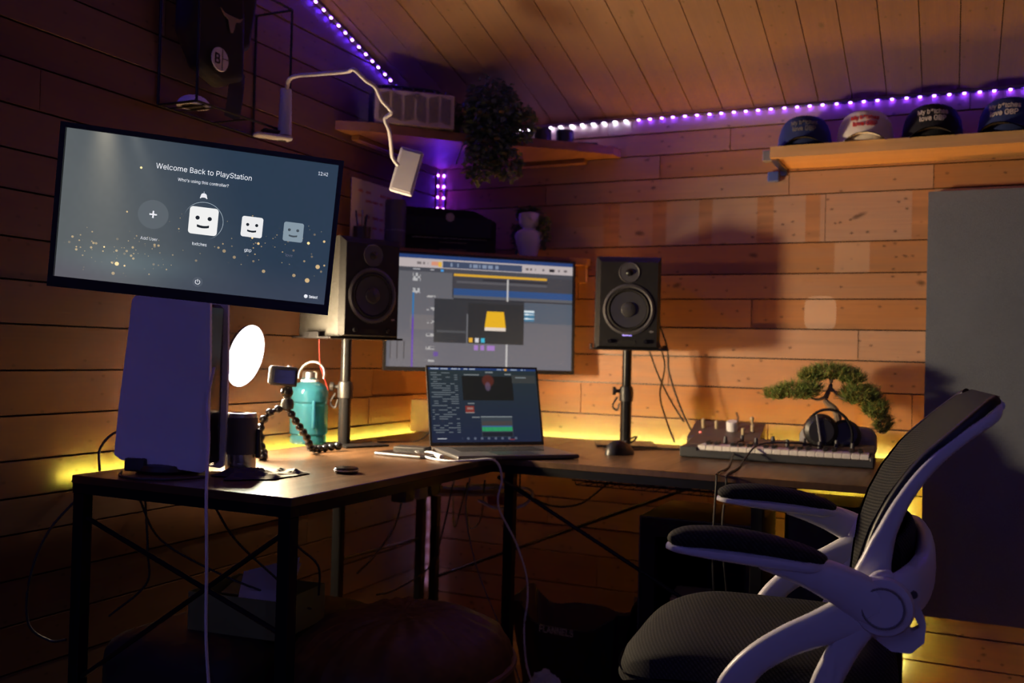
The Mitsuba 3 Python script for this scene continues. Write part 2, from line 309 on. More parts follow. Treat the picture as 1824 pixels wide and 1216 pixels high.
led_strip('led_strip', [(0.022, -0.003, 1.765), (0.022, -0.003, 1.41)], 0.0445, 0.008, (0, -1, 0), PURPLE, 'right one of the two upright violet LED strips in the corner', tape_w=0.01)
led_strip('led_strip', [(0.003, -0.024, 1.765), (0.003, -0.024, 1.41)], 0.0445, 0.008, (1, 0, 0), MAGENTA, 'left one of the two upright violet LED strips in the corner', tape_w=0.01)
led_strip('led_strip', [(0.020, -0.0035, 0.70), (0.020, -0.0035, 0.10)], 0.0445, 0.008, (0, -1, 0), LILAC, 'violet LED strip running down the corner under the desk', tape_w=0.012, w=0.5)
led_strip('led_strip', [(0.20, YR + 0.02, zc(YR) - 0.05), (3.1, YR + 0.02, zc(YR) - 0.05)], 0.06, 0.03, (0, 0.8, -0.6), REAR, 'violet LED strip along the top of the wall behind the viewer', w=1)
led_strip('led_strip', [(0.03, YR + 0.02, zc(YR) - 0.1), (0.03, YR + 0.02, 0.15)], 0.06, 0.03, (0.5, 0.87, 0), REAR, 'violet LED strip running down the left corner behind the viewer', w=1)
led_strip('led_strip', [(XR - 0.03, YR + 0.02, zc(YR) - 0.1), (XR - 0.03, YR + 0.02, 0.15)], 0.06, 0.03, (-0.5, 0.87, 0), REAR, 'violet LED strip running down the right corner behind the viewer', w=1)
k = led_strip('led_strip', [(0.06, -0.034, 0.729), (1.725, -0.034, 0.729)], 0.0165, 0.0085, (0, 0.80, 0.60), YELLOW, 'yellow LED strip on small brackets along the back wall behind the desk', tape_w=0.016, w=2)
part(k, 'bracket', cat(*[bx(x_, x_ + .012, -.042, -.003, .716, .721) for x_ in np.arange(.08, 1.72, .27)]), 'black_metal', smooth=False)
k = led_strip('led_strip', [(0.032, -1.735, 0.729), (0.032, -0.06, 0.729)], 0.0165, 0.0085, (-0.55, 0, 0.84), YELLOW, 'yellow LED strip on small brackets along the left wall behind the desk', tape_w=0.016, w=1.5)
part(k, 'bracket', cat(*[bx(.003, .040, y_, y_ + .012, .716, .721) for y_ in np.arange(-1.70, -.08, .26)]), 'black_metal', smooth=False)
led_strip('led_strip', [(1.722, -0.030, 0.690), (1.722, -0.030, 0.03)], 0.0165, 0.0085, (0.75, 0.66, 0), YELLOW_LEG, 'yellow LED strip running down the back wall beside the grey panel', w=1)
led_strip('led_strip', [(1.42, -0.030, 0.660), (1.70, -0.030, 0.660)], 0.0165, 0.0085, (0, 0.90, -0.43), YELLOW_LEG, 'short yellow LED strip under the right end of the desk', w=1, tape_w=0.008)

led_strip('led_strip', [(0.14, -0.0045, 0.676), (0.80, -0.0045, 0.676)], 0.033, 0.0085, (0, -1, 0), YELLOW_FILL, 'added dim yellow LED strip on the back wall, lighting the tray under the inner desk corner', w=0.7)  # added strip hidden behind the rail, there to brighten the tray and lower wall

# ------------------------------------------------------------------ desk
desk = thing('corner_desk', 'L-shaped corner desk with dark wood tops and black metal legs', 'desk')
part(desk, 'desktop', at(cham(0.605, 1.665, 0.018, 0.0015), 0.3875, -0.9525, 0.741), 'wood_desk', smooth=False)
part(desk, 'desktop', at(cham(1.055, 0.755, 0.018, 0.0015), 1.2200, -0.4975, 0.741), 'wood_desk', smooth=False)
def rail(x0, x1, y0, y1): part(desk, 'rail', bx(x0, x1, y0, y1, 0.710, 0.7318), 'black_metal', smooth=False)
rail(0.087, 0.688, -1.783, -1.753); rail(0.658, 0.688, -1.752, -0.13); rail(0.087, 0.117, -1.752, -0.13)
rail(0.69, 1.442, -0.874, -0.846); rail(0.12, 1.745, -0.152, -0.123); rail(1.715, 1.745, -0.845, -0.153)
def leg(x, y): part(desk, 'leg', at(cham(0.03, 0.03, 0.710, 0.002), x, y, 0.355), 'black_metal', smooth=False)
for x, y in ((.102, -1.767), (.671, -1.767), (.102, -.775), (.685, -.74), (.102, -.145), (.102, -.255), (1.29, -.14), (1.405, -.14), (1.427, -.858), (1.728, -.858), (1.728, -.142)): leg(x, y)
def brace(p, q): part(desk, 'brace', cyl(p, q, 0.0055, 8), 'black_metal')
brace((.115, -1.767, .655), (.66, -1.767, .475)); brace((.66, -1.767, .675), (.115, -1.767, .30))
brace((.102, -.75, .375), (.102, -.27, .36)); brace((.115, -.145, .20), (1.28, -.145, .70)); brace((.70, -.86, .75 - .055), (1.715, -.86, .18))
brace((1.30, -.145, .30), (1.715, -.145, .69))

# ------------------------------------------------------------------ key lamp: round disc on the left wall
lp = thing('disc_lamp', 'bright round disc lamp on the left wall beside the game console', 'lamp')
LC = np.array([0.062, -1.190, 1.020]); la = np.array([0.955, 0.16, -0.22]); la /= np.linalg.norm(la)
e = trimesh.creation.icosphere(subdivisions=4, radius=1.0); e.vertices *= [0.088, 0.088, 0.014]
e = e.slice_plane([0, 0, -0.002], [0, 0, 1])
Rl = np.eye(4); Rl[:3, 2] = la; Rl[:3, 0] = np.cross([0, 0, 1], la); Rl[:3, 0] /= np.linalg.norm(Rl[:3, 0]); Rl[:3, 1] = np.cross(la, Rl[:3, 0]); Rl[:3, 3] = LC
part(lp, 'diffuser', mv(e, Rl), 'lamp_face', smooth=True, em=emit(LAMP, 6))
part(lp, 'housing', mv(lathe([(0, -0.020), (0.060, -0.020), (0.087, -0.010), (0.0885, -0.001), (0, -0.0015)], 40), Rl), 'black_plastic')
part(lp, 'bracket', cyl(LC - la * 0.018, (0.001, LC[1] - 0.01, LC[2] + 0.008), 0.012), 'black_metal')

# ------------------------------------------------------------------ screens
def rect(u, v, x0, y0, x1, y1): return dr.select((u > x0) & (u < x1) & (v > y0) & (v < y1), 1.0, 0.0)
def C(r, g, b):
    f = lambda c: (c / 255 / 12.92) if c < 11 else ((c / 255 + 0.055) / 1.055) ** 2.4
    return mi.Color3f(f(r), f(g), f(b))
def rrect(u, v, cx, cy_, hx, hy, r, asp):
    """1 inside a rounded rectangle; distances in units of screen width"""
    x, y = dr.abs(u - cx), dr.abs(v - cy_) / asp
    qx, qy = dr.maximum(x - (hx - r), 0), dr.maximum(y - (hy - r), 0)
    return 1 - smoothstep(r - 0.0012, r + 0.0008, dr.sqrt(qx * qx + qy * qy))
ASP = 16 / 9
bok = []
for i in range(170):
    if rng.random() < 0.55: u_, v_ = rng.uniform(0.42, 0.99), rng.gauss(0.60, 0.10)
    else: u_, v_ = rng.uniform(0.02, 0.42), rng.gauss(0.78, 0.09)
    if 0.44 < u_ < 0.58 and v_ < 0.66 or v_ > 0.95 or v_ < 0.42: continue
    bok.append((u_, v_, rng.choice([.0012, .0016, .002, .003, .0045]), rng.uniform(.12, .6)))
bok += [(.271, .20, .0042, 2.2), (.215, .872, .0075, 1.5), (.243, .88, .0035, 1.2), (.165, .767, .0032, 1.5), (.235, .51, .0035, .8), (.925, .84, .009, .9), (.872, .815, .0065, .55), (.915, .575, .0055, 1.8), (.725, .62, .005, 1.2), (.975, .55, .005, 1.0), (.755, .81, .0065, .6), (.70, .585, .004, 1.6), (.60, .70, .0065, .45), (.64, .735, .006, .40), (.205, .94, .006, .5), (.985, .72, .004, .7), (.96, .735, .0085, .9)]
def f_m1(p, n, uv):
    u, v = uv.x, uv.y
    c = mix(C(96, 102, 104), C(45, 62, 80), smoothstep(0.05, 0.75, u + 0.25 * (0.5 - v)))
    c = mix(c, C(66, 72, 88), 0.6 * smoothstep(0.70, 1.0, v) * smoothstep(0.2, 0.5, u))
    c = mix(c, C(98, 94, 104), 0.8 * (1 - smoothstep(0.0, 0.45, u)) * smoothstep(0.78, 1.0, v))
    c = c + C(66, 92, 96) * dr.exp(-dr.square((u - 0.27) / 0.2) - dr.square((v - 0.86) / 0.09)) * 0.42
    c = c + C(190, 178, 150) * dr.exp(-dr.square((u - 0.135 - 0.05 * v) / (0.035 + 0.09 * v)) - v * 3.6) * 0.42
    c = c + C(150, 150, 140) * dr.exp(-dr.square((u - 0.24 - 0.22 * v) / (0.02 + 0.08 * v)) - v * 4.5) * 0.16
    tw = (2 * noise(u * 60, v * 34) - 1) * 0.02
    c = c * (1 + tw)
    for (a, b, r, s) in bok:
        d = dr.square(u - a) + dr.square((v - b) / ASP)
        c = c + C(226, 188, 120) * ((1 - smoothstep(r * r * 0.6, r * r * 1.35, d)) * s)
    # circles
    d = dr.sqrt(dr.square(u - 0.329) + dr.square((v - 0.507) / ASP)); c = mix(c, C(104, 112, 118), 0.65 * (1 - smoothstep(0.0545, 0.0565, d)))
    d = dr.sqrt(dr.square(u - 0.513) + dr.square((v - 0.510) / ASP)); c = mix(c, C(190, 205, 215), 0.75 * (smoothstep(0.0716, 0.0726, d) - smoothstep(0.0736, 0.0746, d)) * smoothstep(-0.6, 0.5, (u - 0.513 - (v - 0.51) * 0.6) * 10))
    d = dr.sqrt(dr.square(u - 0.513) + dr.square((v - 0.936) / ASP)); c = mix(c, C(92, 100, 112), 0.6 * (1 - smoothstep(0.018, 0.020, d)))
    for (x, s, col, dark) in ((0.513, 0.0535, (252, 252, 250), 1.0), (0.695, 0.0405, (246, 246, 246), 1.0), (0.853, 0.0385, (140, 158, 170), 0.8)):
        k = rrect(u, v, x, 0.510, s, s, s * 0.24, ASP)
        X, Y = (u - x) / s, (v - 0.510) / ASP / s
        eye = 1 - smoothstep(0.13, 0.16, dr.sqrt(dr.square(dr.abs(X) - 0.42) + dr.square(Y + 0.20)))
        mouth = (1 - smoothstep(0.075, 0.10, dr.abs(Y - 0.44 + 0.40 * X * X))) * (1 - smoothstep(0.40, 0.44, dr.abs(X)))
        face = mix(C(*col), C(34, 40, 46), dr.clip(eye + mouth, 0, 1) * dark)
        c = mix(c, face, k)
    return c * SCREEN
blk = lambda x, y0, y1, w: 0
def f_m2(p, n, uv):
    u, v = uv.x, uv.y
    c = mix(C(98, 99, 104), C(112, 110, 118), v) + 0 * u
    c = mix(c, C(122, 117, 118), 0.8 * rect(u, v, 0.12, 0.535, 0.40, 0.665))
    c = mix(c, C(78, 92, 108), 0.8 * rect(u, v, 0.36, 0.385, 1, 0.575))
    c = mix(c, C(38, 66, 122), rect(u, v, 0, 0, 1, 0.032)); c = mix(c, C(192, 180, 180), rect(u, v, 0, 0.032, 1, 0.112))
    c = mix(c, C(66, 78, 104), rect(u, v, 0.285, 0.045, 0.715, 0.105)); c = mix(c, C(150, 165, 190), 0.7 * rect(u, v, 0.30, 0.06, 0.60, 0.092) * dr.select(noise(u * 120, 3.3) > 0.52, 1.0, 0.0))
    c = mix(c, C(96, 88, 90), 0.8 * rect(u, v, 0.15, 0.062, 0.215, 0.085) * dr.select(noise(u * 140, 9.0) > 0.5, 1.0, 0.0)); c = mix(c, C(222, 150, 120), rect(u, v, 0.225, 0.055, 0.262, 0.09)); c = mix(c, C(232, 186, 70), rect(u, v, 0.262, 0.055, 0.28, 0.10))
    c = mix(c, C(90, 84, 88), 0.9 * rect(u, v, 0.735, 0.065, 0.98, 0.085) * dr.select(noise(u * 90, 5.0) > 0.55, 1.0, 0.0)); c = mix(c, C(40, 40, 46), rect(u, v, 0.868, 0.062, 0.895, 0.09))
    c = mix(c, C(74, 76, 84), rect(u, v, 0.0, 0.112, 1, 0.15)); c = mix(c, C(70, 160, 230), rect(u, v, 0.275, 0.122, 0.29, 0.142)); c = mix(c, C(190, 190, 195), 0.8 * rect(u, v, 0.13, 0.124, 0.24, 0.134) * dr.select(noise(u * 70, 1.0) > 0.45, 1.0, 0.0))
    c = mix(c, C(68, 68, 74), rect(u, v, 0.345, 0.15, 1, 0.285)); c = mix(c, C(224, 170, 52), rect(u, v, 0.345, 0.152, 0.855, 0.174)); c = mix(c, C(94, 93, 98), rect(u, v, 0.36, 0.215, 0.855, 0.235) * 0.9); c = mix(c, C(40, 40, 46), 0.8 * rect(u, v, 0.5, 0.19, 0.86, 0.205))
    c = mix(c, C(48, 82, 134), rect(u, v, 0.345, 0.285, 1, 0.345)); c = mix(c, C(94, 96, 102), rect(u, v, 0.345, 0.345, 1, 0.372)); c = mix(c, C(44, 46, 52), rect(u, v, 0.345, 0.372, 1, 0.383))
    c = mix(c, C(60, 61, 68), rect(u, v, 0.338, 0.15, 0.345, 0.372))
    lab = rect(u, v, 0.13, 0.16, 0.17, 0.9) * dr.select(cell_rand(dr.floor(u * 90), dr.floor(v * 62)) > 0.45, 1.0, 0.0) * (rect(u, v, 0, 0.165, 1, 0.235) + rect(u, v, 0, 0.30, 1, 0.345))
    c = mix(c, C(206, 206, 206), 0.75 * lab)
    lab2 = rect(u, v, 0.205, 0.36, 0.25, 0.95) * dr.select(cell_rand(dr.floor(u * 110), dr.floor(v * 60), 3) > 0.45, 1.0, 0.0) * dr.select((v * 8.6 - dr.floor(v * 8.6)) < 0.24, 1.0, 0.0)
    c = mix(c, C(205, 202, 200), 0.7 * lab2)
    c = mix(c, mix(C(52, 120, 176), C(104, 62, 176), smoothstep(0.50, 0.60, v)), rect(u, v, 0.130, 0.34, 0.139, 1.0))
    c = mix(c, C(104, 74, 160), 0.9 * rect(u, v, 0.245, 0.60, 0.27, 0.64)); c = mix(c, C(104, 74, 160), 0.9 * rect(u, v, 0.245, 0.735, 0.27, 0.775)); c = mix(c, C(104, 74, 160), 0.9 * rect(u, v, 0.245, 0.86, 0.27, 0.9))
    c = mix(c, C(226, 222, 218), 0.7 * rect(u, v, 0.633, 0.18, 0.642, 1.0))
    c = mix(c, C(62, 62, 68), rect(u, v, 0.02, 0.77, 0.025, 0.93) + rect(u, v, 0.055, 0.77, 0.06, 0.93) + rect(u, v, 0.09, 0.77, 0.095, 0.93))
    c = mix(c, C(54, 56, 60), rect(u, v, 0.245, 0.383, 0.73, 0.775)); c = mix(c, C(46, 48, 50), rect(u, v, 0.425, 0.41, 0.73, 0.775)); c = mix(c, C(112, 112, 116), rect(u, v, 0.418, 0.51, 0.425, 0.775)); c = mix(c, C(84, 86, 90), 0.8 * rect(u, v, 0.26, 0.665, 0.415, 0.685))
    wv = (v - 0.48) / 0.15; half = 0.046 + 0.012 * wv; c = mix(c, C(238, 182, 36), rect(u, v, 0, 0.48, 1, 0.625) * dr.select(dr.abs(u - 0.573) < half, 1.0, 0.0)); c = mix(c, C(232, 216, 200), rect(u, v, 0.516, 0.625, 0.63, 0.655))
    c = mix(c, C(236, 176, 52), rect(u, v, 0.432, 0.725, 0.452, 0.765)); c = mix(c, C(214, 212, 214), rect(u, v, 0.465, 0.725, 0.485, 0.765)); c = mix(c, C(60, 184, 214), rect(u, v, 0.497, 0.725, 0.517, 0.765))
    pk = rect(u, v, 0.46, 0.79, 0.482, 0.835) + rect(u, v, 0.495, 0.79, 0.515, 0.835) + rect(u, v, 0.53, 0.79, 0.572, 0.835); c = mix(c, C(166, 124, 196), pk)
    wf = rect(u, v, 0.731, 0.455, 0.787, 0.555); c = mix(c, C(66, 124, 156), wf); c = mix(c, C(224, 236, 240), rect(u, v, 0.731, 0.457, 0.787, 0.475)); sp_ = (0.787 - u) / 0.056
    for vv in (0.493, 0.532): c = mix(c, C(230, 242, 246), wf * dr.select(dr.abs(v - vv) < 0.002 + 0.011 * sp_ * noise(u * 400, vv), 1.0, 0.0))
    return c * SCREEN
def f_lap(p, n, uv):
    u, v = uv.x, uv.y
    c = mix(C(40, 52, 56), C(30, 38, 62), v) + 0 * u
    c = mix(c, C(34, 58, 108), rect(u, v, 0, 0, 1, 0.03)); c = mix(c, C(190, 200, 215), 0.8 * rect(u, v, 0.02, 0.008, 0.43, 0.022) * dr.select(noise(u * 60, 2.0) > 0.42, 1.0, 0.0)); c = mix(c, C(170, 186, 205), 0.8 * rect(u, v, 0.57, 0.008, 0.96, 0.022) * dr.select(noise(u * 60, 4.0) > 0.5, 1.0, 0.0)); c = mix(c, C(228, 160, 70), rect(u, v, 0.70, 0.004, 0.725, 0.03))
    c = mix(c, C(26, 28, 28), rect(u, v, 0.30, 0.11, 0.77, 0.44)); c = mix(c, C(58, 62, 62), rect(u, v, 0.765, 0.09, 0.99, 0.20)); c = mix(c, C(150, 160, 165), 0.6 * rect(u, v, 0.80, 0.115, 0.90, 0.13))
    d = dr.square((u - 0.54) / 0.06) + dr.square((v - 0.17) / 0.09); c = mix(c, C(92, 44, 36), 0.8 * (1 - smoothstep(0.5, 1.1, d)))
    d = dr.square((u - 0.535) / 0.03) + dr.square((v - 0.25) / 0.07); c = mix(c, C(104, 86, 110), 0.6 * (1 - smoothstep(0.3, 1.1, d)))
    row = v * 34; fr = row - dr.floor(row)
    tl = rect(u, v, 0.02, 0.05, 0.26, 0.88) * dr.select((fr > 0.25) & (fr < 0.62), 1.0, 0.0) * dr.select(cell_rand(dr.floor(u * 26), dr.floor(row), 7) > 0.52, 1.0, 0.0)
    c = mix(c, C(126, 136, 142), 0.62 * tl)
    tb = (rect(u, v, 0.32, 0.085, 0.46, 0.10) + rect(u, v, 0.52, 0.045, 0.59, 0.065) + rect(u, v, 0.70, 0.07, 0.76, 0.09) + rect(u, v, 0.34, 0.475, 0.40, 0.49) + rect(u, v, 0.37, 0.66, 0.44, 0.675)); c = mix(c, C(150, 156, 158), 0.6 * tb)
    c = mix(c, C(126, 50, 44), rect(u, v, 0.315, 0.515, 0.395, 0.605)); c = mix(c, C(160, 128, 120), 0.7 * rect(u, v, 0.33, 0.535, 0.385, 0.565)); c = mix(c, C(170, 160, 156), 0.7 * rect(u, v, 0.315, 0.6, 0.395, 0.612))
    c = mix(c, C(58, 66, 74), rect(u, v, 0.45, 0.655, 0.74, 0.93)); c = mix(c, C(150, 158, 160), 0.7 * rect(u, v, 0.45, 0.655, 0.74, 0.668)); c = mix(c, C(80, 66, 58), 0.8 * rect(u, v, 0.455, 0.72, 0.735, 0.775) * (0.4 + 0.6 * noise(u * 60, v * 30))); c = mix(c, C(62, 96, 138), rect(u, v, 0.455, 0.782, 0.735, 0.80)); c = mix(c, C(46, 150, 96), rect(u, v, 0.455, 0.80, 0.735, 0.855) * (0.8 + 0.3 * noise(u * 160, v * 20))); c = mix(c, C(30, 34, 44), rect(u, v, 0.455, 0.87, 0.735, 0.925))
    c = mix(c, C(210, 214, 220), 0.8 * rect(u, v, 0.05, 0.945, 0.13, 0.955)); dk = rect(u, v, 0.27, 0.935, 0.80, 0.965) * dr.select((u * 16 - dr.floor(u * 16)) < 0.35, 1.0, 0.0); c = mix(c, C(120, 130, 150), 0.5 * dk); c = mix(c, C(180, 60, 60), 0.8 * rect(u, v, 0.70, 0.962, 0.75, 0.97))
    return c * SCREEN
def screen_mesh(w, h):
    return trimesh.Trimesh([[-w / 2, 0, h / 2], [w / 2, 0, h / 2], [w / 2, 0, -h / 2], [-w / 2, 0, -h / 2]], [[0, 3, 2], [0, 2, 1]], process=False), np.array([[0, 0], [1, 0], [1, 1], [0, 1.0]])
scene['screen_glass'] = P((0.02, 0.02, 0.02), 0.35, spec=0.4); scene['laptop_glass'] = P((0.01, 0.01, 0.012), 0.06, spec=0.5)
def screen(parent, w, h, m, fn, mat='screen_glass'):
    me, uv = screen_mesh(w, h)
    k = numbered(parent + '__screen')
    scene[k] = mikit.ply(mv(me, m), mat, uv=uv); scene[k]['emitter'] = {'type': 'area', 'radiance': proc(fn), 'sampling_weight': 0.0}
    return k

# welcome-screen monitor
W1, H1 = 0.502, 0.296
m1 = M(2.12, 6.88, 37.6, (0.585, -1.945, 1.277))
k = thing('monitor', 'tilted black monitor with a dark blue welcome screen, nearest the viewer', 'monitor')
sw, sh = W1 - 0.018, H1 - 0.028
fr = m3.Manifold.cube([W1, 0.03, H1], True) - m3.Manifold.cube([sw, 0.02, sh], True).translate([0, -0.014, 0.005])
part(k, 'bezel', mv(t3(fr), m1), 'black_plastic', smooth=False)
part(k, 'back_cover', mv(at(rbox(W1 * 0.8, 0.03, H1 * 0.75, 0.012), 0, 0.028, 0), m1), 'black_plastic')
ms = m1 @ M(p=(0, -0.0045, 0.005))
sc1 = screen(k, sw, sh, ms, f_m1)
def uv1(u, v): return ms @ M(p=((u - .5) * sw, -0.0008, (.5 - v) * sh)) @ FRONT
def txt(s, u, v, hh, wd, bright=0.9, bold=False):
    kk = numbered(sc1 + '__lettering')
    scene[kk] = mikit.ply(text(s, hh * sh, uv1(u, v), 0.0004, bold, wide=wd * sw), 'text_white'); scene[kk]['emitter'] = emit([bright] * 3, 0.0)
txt('Welcome Back to PlayStation', .500, .172, .036, .352)
txt("Who's using this controller?", .500, .246, .021, .187)
txt('12:42', .944, .075, .025, .037); txt('Add User', .322, .675, .021, .062, .7); txt('bxtches', .507, .672, .022, .053); txt('gbp', .688, .674, .022, .027); txt('love', .846, .676, .021, .026, .10); txt('Select', .955, .953, .019, .034, bold=True)
def icon(mesh, u, v, b=0.9):
    kk = numbered(sc1 + '__icon'); scene[kk] = mikit.ply(mv(mesh, uv1(u, v)), 'text_white'); scene[kk]['emitter'] = emit([b] * 3, 0.0)
icon(cat(cbox(.013, .0028, .0004), cbox(.0028, .013, .0004)), .329, .507)
pad = extr(Polygon([(-.006, -.005), (-.004, .002), (-.002, .0035), (.002, .0035), (.004, .002), (.006, -.005), (.003, -.003), (-.003, -.003)]).buffer(.0007), .0004); icon(cat(pad, at(cbox(.0006, .0028, .0004), 0, .006, 0)), .506, .335)
ring = extr(Polygon([(math.cos(a) * .0046, math.sin(a) * .0046) for a in np.linspace(2.1, 2.1 + 5.2, 40)] + [(math.cos(a) * .0036, math.sin(a) * .0036) for a in np.linspace(2.1 + 5.2, 2.1, 40)]), .0004)
icon(cat(ring, at(cbox(.0011, .005, .0004), 0, .003, 0)), .513, .936)
icon(extr(Polygon([(math.cos(a) * .0036, math.sin(a) * .0036) for a in np.linspace(0, 2 * math.pi, 30)]), .0004), .926, .953)
part(k, 'arm', sweep(np.array([(0.635, -1.88, 1.27), (0.50, -1.74, 1.25), (0.30, -1.62, 1.21), (0.17, -1.53, 1.20)]), 0.016, 0.012), 'black_metal')
part(k, 'pole', cyl((0.17, -1.53, 0.75), (0.17, -1.53, 1.23), 0.016), 'black_metal')
part(k, 'clamp', at(rbox(.07, .07, .03, .006), 0.17, -1.53, 0.765), 'black_metal')

# audio-session monitor in the corner
W2, H2 = 0.688, 0.409
m2 = M(-1.84, -1.30, 42.2, (0.364, -0.322, 1.181))
k = thing('monitor', 'large monitor in the corner showing a grey audio session with a yellow book icon', 'monitor')
fr = m3.Manifold.cube([W2, 0.028, H2], True) - m3.Manifold.cube([W2 - .016, 0.02, H2 - .022], True).translate([0, -0.013, 0.003])
part(k, 'bezel', mv(t3(fr), m2), 'black_plastic', smooth=False)
screen(k, W2 - .016, H2 - .022, m2 @ M(p=(0, -0.0035, 0.003)), f_m2)
part(k, 'back_cover', mv(at(rbox(W2 * .5, .03, H2 * .6, .012), 0, .026, -.02), m2), 'black_plastic')
part(k, 'neck', sweep(np.array([(.345, -.285, 1.15), (.335, -.275, 1.0), (.335, -.275, .76)]), .022, .012, lat=(.7, -.7, 0)), 'black_metal')
part(k, 'base', mv(rbox(.26, .18, .014, .006), M(0, 0, 42, (.345, -.285, .757))), 'black_metal')

# ------------------------------------------------------------------ laptop
k = thing('laptop', 'open dark laptop showing video editing panels, in front of the large monitor', 'laptop')
lw, ld, lh = 0.366, 0.258, 0.248
HG = np.array([0.593, -0.709, 0.7665])
rm_ = trimesh.transformations.rotation_matrix
def LM(rz, rx=0, p=(0, 0, 0)):
    m = rm_(math.radians(rz), [0, 0, 1]) @ rm_(math.radians(rx), [1, 0, 0]); m[:3, 3] = p; return m
mb = LM(46.4, 0, HG); mlid = LM(46.4, -16.5, HG)
part(k, 'base', mv(at(rbox(lw, ld, 0.013, 0.005), 0, -ld / 2, -0.0085), mb), 'aluminium')
lid = m3.Manifold.cube([lw, 0.006, lh], True) - m3.Manifold.cube([lw - .012, 0.004, lh - .016], True).translate([0, -0.0025, 0.002])
part(k, 'lid', mv(at(t3(lid), 0, 0.003, lh / 2), mlid), 'black_plastic', smooth=False)
screen(k, lw - .012, lh - .016, mlid @ M(p=(0, 0.0012, lh / 2 + .002)), f_lap, 'laptop_glass')
keys = cat(*[at(cbox(.0165, .0150, .0014), -.13 + .0188 * i, -.045 - .0185 * j, -.0014) for i in range(14) for j in range(6)])
part(k, 'keyboard', mv(keys, mb), 'black_plastic', smooth=False, stuff=True)
part(k, 'trackpad', mv(at(rbox(.13, .08, .001, .0004), 0, -.205, -.0016), mb), 'dark_steel')

# ------------------------------------------------------------------ game console
k = thing('game_console', 'tall white game console standing on edge at the near end of the desk', 'console')
mc = LM(-16.8 + 180, 0, (0.332 - .104 * .957 + .048 * .29, -1.635 - .104 * .29 + .0 , 0.76))
# local: x along the depth (0.25), y thickness, z up; near panel outline flares towards the top back and the foot
ax = np.array([-.957, -.29, 0]); nn = np.array([.29, -.957, 0])
R = np.eye(4); R[:3, 0], R[:3, 1], R[:3, 2] = ax, -nn, [0, 0, 1]; R[:3, 3] = [.332, -1.635, .757]
outl = Polygon([(0.008, 0.0), (0.205, 0.022), (0.222, 0.034), (0.214, 0.15), (0.198, 0.30), (0.190, 0.39), (0.182, 0.400), (0.012, 0.405), (0.0, 0.392), (-0.004, 0.25), (-0.004, 0.08), (0.0, 0.006)]).buffer(-.006).buffer(.006)
def plate(y0, y1):
    m = extr(outl, y1 - y0); m.apply_transform(np.array([[1, 0, 0, 0], [0, 0, 1, y0], [0, 1, 0, 0], [0, 0, 0, 1.0]])); m.invert(); m.fix_normals(); return mv(m, R)
part(k, 'side_panel', plate(0.0, 0.010), 'console_white', smooth=False)
part(k, 'side_panel', plate(0.094, 0.104), 'console_white', smooth=False)
core = cham(0.185, 0.080, 0.375, 0.008); part(k, 'core', mv(at(core, 0.098, 0.052, 0.198), R), 'black_gloss', smooth=False)
st = lathe([(0, -.006), (.07, -.006), (.075, 0), (.07, .012), (.05, .016), (0, .016)], 28); part(k, 'stand', mv(at(st, 0.115, 0.052, 0), R), 'black_plastic')
part(k, 'stand_clip', mv(at(rbox(.05, .014, .030, .004), 0.165, -0.006, 0.013), R), 'black_plastic')

# ------------------------------------------------------------------ travel mug, cloth, puck, phone
k = thing('travel_mug', 'black travel mug with a steel bottom band standing under the bright lamp', 'mug')
mx, my = 0.318, -1.500
mug = lambda prof, n=36: at(lathe([(r * 1.16, z * 1.22) for r, z in prof], n), mx, my, .7503)
part(k, 'body', mug([(0, .032), (.0315, .032), (.0322, .036), (.0325, .100), (.031, .1035), (0, .1035)]), 'mug_grey')
part(k, 'band', mug([(0, 0), (.0298, 0), (.0308, .003), (.0308, .015), (.0302, .016), (.0308, .017), (.0308, .0318), (0, .0318)]), 'steel')
part(k, 'lid', mug([(0, .1036), (.0305, .1036), (.031, .107), (.029, .112), (.024, .1125), (.023, .110), (0, .110)]), 'steel')
part(k, 'handle', at(rbox(.012, .010, .070, .004), mx + .040, my + .014, .815), 'black_plastic')
gx, gy = np.meshgrid(np.linspace(-1, 1, 46), np.linspace(-1, 1, 30))
ang = np.arctan2(gy, gx); rad = np.maximum(np.abs(gx), np.abs(gy)); 
px_, py_ = rad * np.cos(ang) * (0.100 + .016 * np.sin(3 * ang + 1) + .010 * np.sin(7 * ang)), rad * np.sin(ang) * (0.078 + .014 * np.sin(2 * ang) + .010 * np.cos(5 * ang))
hz = 0.0025 + (1 - rad ** 4) * 0.017 * meshkit.fbm(np.stack([px_ * 34, py_ * 34, px_ * 0], -1), 3, 5) ** 1.6 * 1.7
vt = np.stack([px_, py_, hz + .0004], -1).reshape(-1, 3); vb = np.stack([px_, py_, px_ * 0 + .0003], -1).reshape(-1, 3)
def grid_faces(nu, nv, off=0, flip=False):
    i, j = np.meshgrid(np.arange(nv - 1), np.arange(nu - 1), indexing='ij'); a = i * nu + j + off
    f = np.concatenate([np.stack([a, a + 1, a + nu + 1], -1).reshape(-1, 3), np.stack([a, a + nu + 1, a + nu], -1).reshape(-1, 3)])
    return f[:, ::-1] if flip else f
cl_ = trimesh.Trimesh(np.vstack([vt, vb]), np.vstack([grid_faces(46, 30), grid_faces(46, 30, len(vt), True)]), process=False)
solo('crumpled_cloth', mv(cl_, M(0, 0, 50, (0.425, -1.565, .7503))), 'dark_cloth', 'crumpled thin black cloth lying on the desk at the foot of the mug', 'cloth', smooth=50)
k = thing('round_case', 'small round black case lying alone on the desk', 'case')
part(k, 'body', at(lathe([(0, 0), (.026, 0), (.029, .003), (.029, .011), (.027, .013), (0, .013)], 36), .550, -1.395, .7502), 'black_gloss')
part(k, 'rim', at(lathe([(.0292, .0055), (.0300, .006), (.0300, .008), (.0292, .0085)], 36), .550, -1.395, .7502), 'steel')
